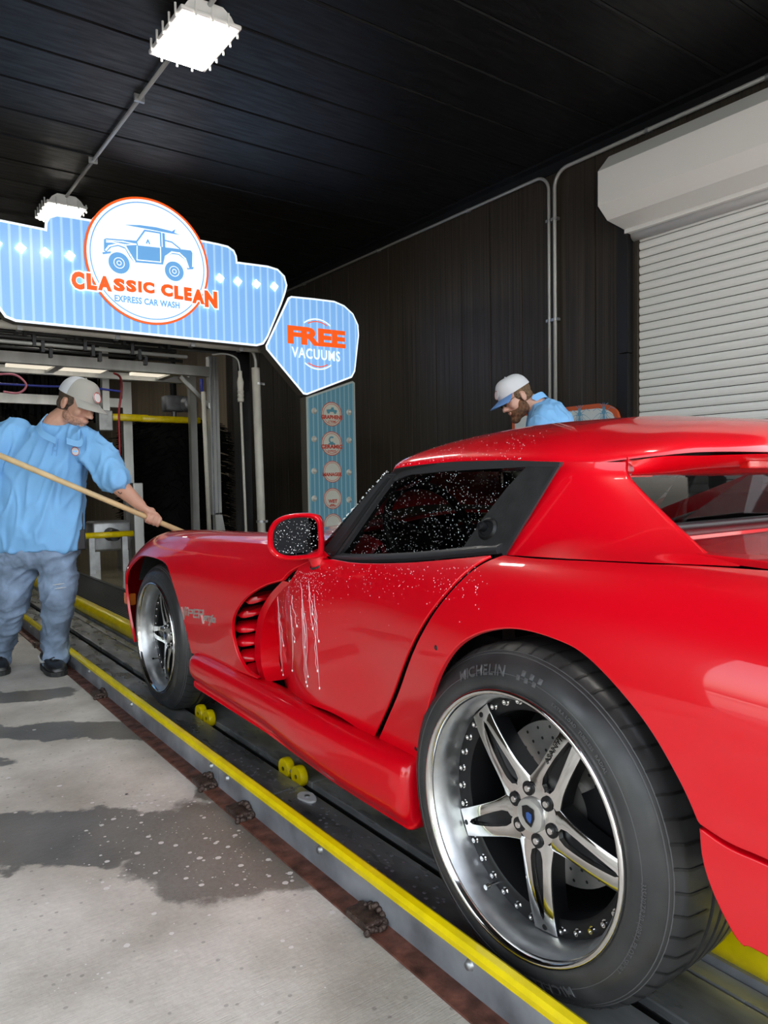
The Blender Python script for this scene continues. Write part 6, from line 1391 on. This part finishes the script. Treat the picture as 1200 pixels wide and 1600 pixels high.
sh2 = fuse('polo_shirt', mb, m_polo, w2, .010, 4, folds((-.3, .1, 1.), .015, 8., 20., 5.))
P_ = catmull([J(832, 618, .07), J(846, 612, .06), J(853, 618, -.02), J(846, 614, -.06)], 6); V = []; F = []
for p in P_: V += [p, p+ER*.028+np.array([0, 0, -.03]), p+ER*.024+np.array([0, 0, -.034]), p+np.array([0, 0, -.02])-ER*.004]
for i in range(len(P_)-1):
    for k in range(4): F.append([i*4+k, i*4+(k+1) % 4, (i+1)*4+(k+1) % 4, (i+1)*4+k])
mk('collar', V, F, m_polo, sh2, auto=60)
hipc = J(888, 795); mb = MB(); zf = GZ+.05
for q in (-.11, .11):
    a_ = hipc+EB*q; k_ = np.array([hipc[0], hipc[1], .50])+EB*q*1.2-ER*.06; f_ = np.array([hipc[0], hipc[1], zf+.04])+EB*q*1.4; limb(mb, [a_, k_, f_], [.115, .085, .07])
limb(mb, [hipc+np.array([0, 0, .08]), hipc], [.15, .16]); fuse('jeans', mb, m_jean, w2, .014, 4)
for q in (-.11, .11): sneaker(np.array([hipc[0], hipc[1], 0])+EB*q*1.4, w2, -ER)
mb = MB(); h2.skull(mb); limb(mb, [J(852, 645), J(836, 632), h2.P(-.03, 0, -.055)], [.075, .062, .058])
for q in (1, -1):
    e_ = J(826, 735, .25*q); w_ = J(806, 790, .14*q); limb(mb, [J(838, 708, .24*q), e_, w_], [.052, .047, .03]); limb(mb, [w_, w_+(w_-e_)*.25], [.03, .034])
    for i in range(5):
        o_ = (i-2)*.017; b_ = w_+(w_-e_)*.28+EB*o_*(1 if i else 1.6); mb.tube([b_, b_+np.array([-.01, 0, -.04]), b_+np.array([-.03, 0, -(.075 if i else .05)])], [.0092, .0088, .0075], 7)
fuse('body', mb, m_skin2, w2, .0062, 3)
h2.eyes(w2); h2.hair(w2, m_hair2); h2.cap(w2, m_capw, m_capw, m_brimb)
mb = MB(); h2.ell(mb, .030, 0, -.082, .064, .062, .046, 10); h2.ell(mb, .074, 0, -.112, .032, .034, .030, 8)
for q in (-1, 1): h2.ell(mb, .008, q*.054, -.066, .030, .016, .045, 6, .3)
h2.ell(mb, .088, 0, -.055, .011, .026, .006, 6); fuse('beard', mb, m_beard, w2, .006, 2)
gs = thing('spectacles', tuple(h2.P(.1, 0, 0)), 'thin framed glasses on the bearded worker behind the car', 'glasses')
for q in (-1, 1):
    MB().tube([h2.P(.100, q*.032+.021*math.cos(a), -.002+.017*math.sin(a)) for a in np.linspace(0, 2*math.pi, 21)], .0017, 6, caps=False).mk('rim', m_glas, gs, smooth=True); MB().tube([h2.P(.100, q*.053, .004), h2.P(.03, q*.082, .006), h2.P(-.02, q*.086, .000)], .0017, 6).mk('temple', m_glas, gs, smooth=True)
    mb = MB(); mb.add([h2.P(.100, q*.032+.021*math.cos(a), -.002+.017*math.sin(a)) for a in np.linspace(0, 2*math.pi, 21)[:-1]], [list(range(20))]); mb.mk('lens', m_gls, gs)
MB().tube([h2.P(.100, -.011, .002), h2.P(.104, 0, .005), h2.P(.100, .011, .002)], .0017, 6).mk('bridge', m_glas, gs, smooth=True)
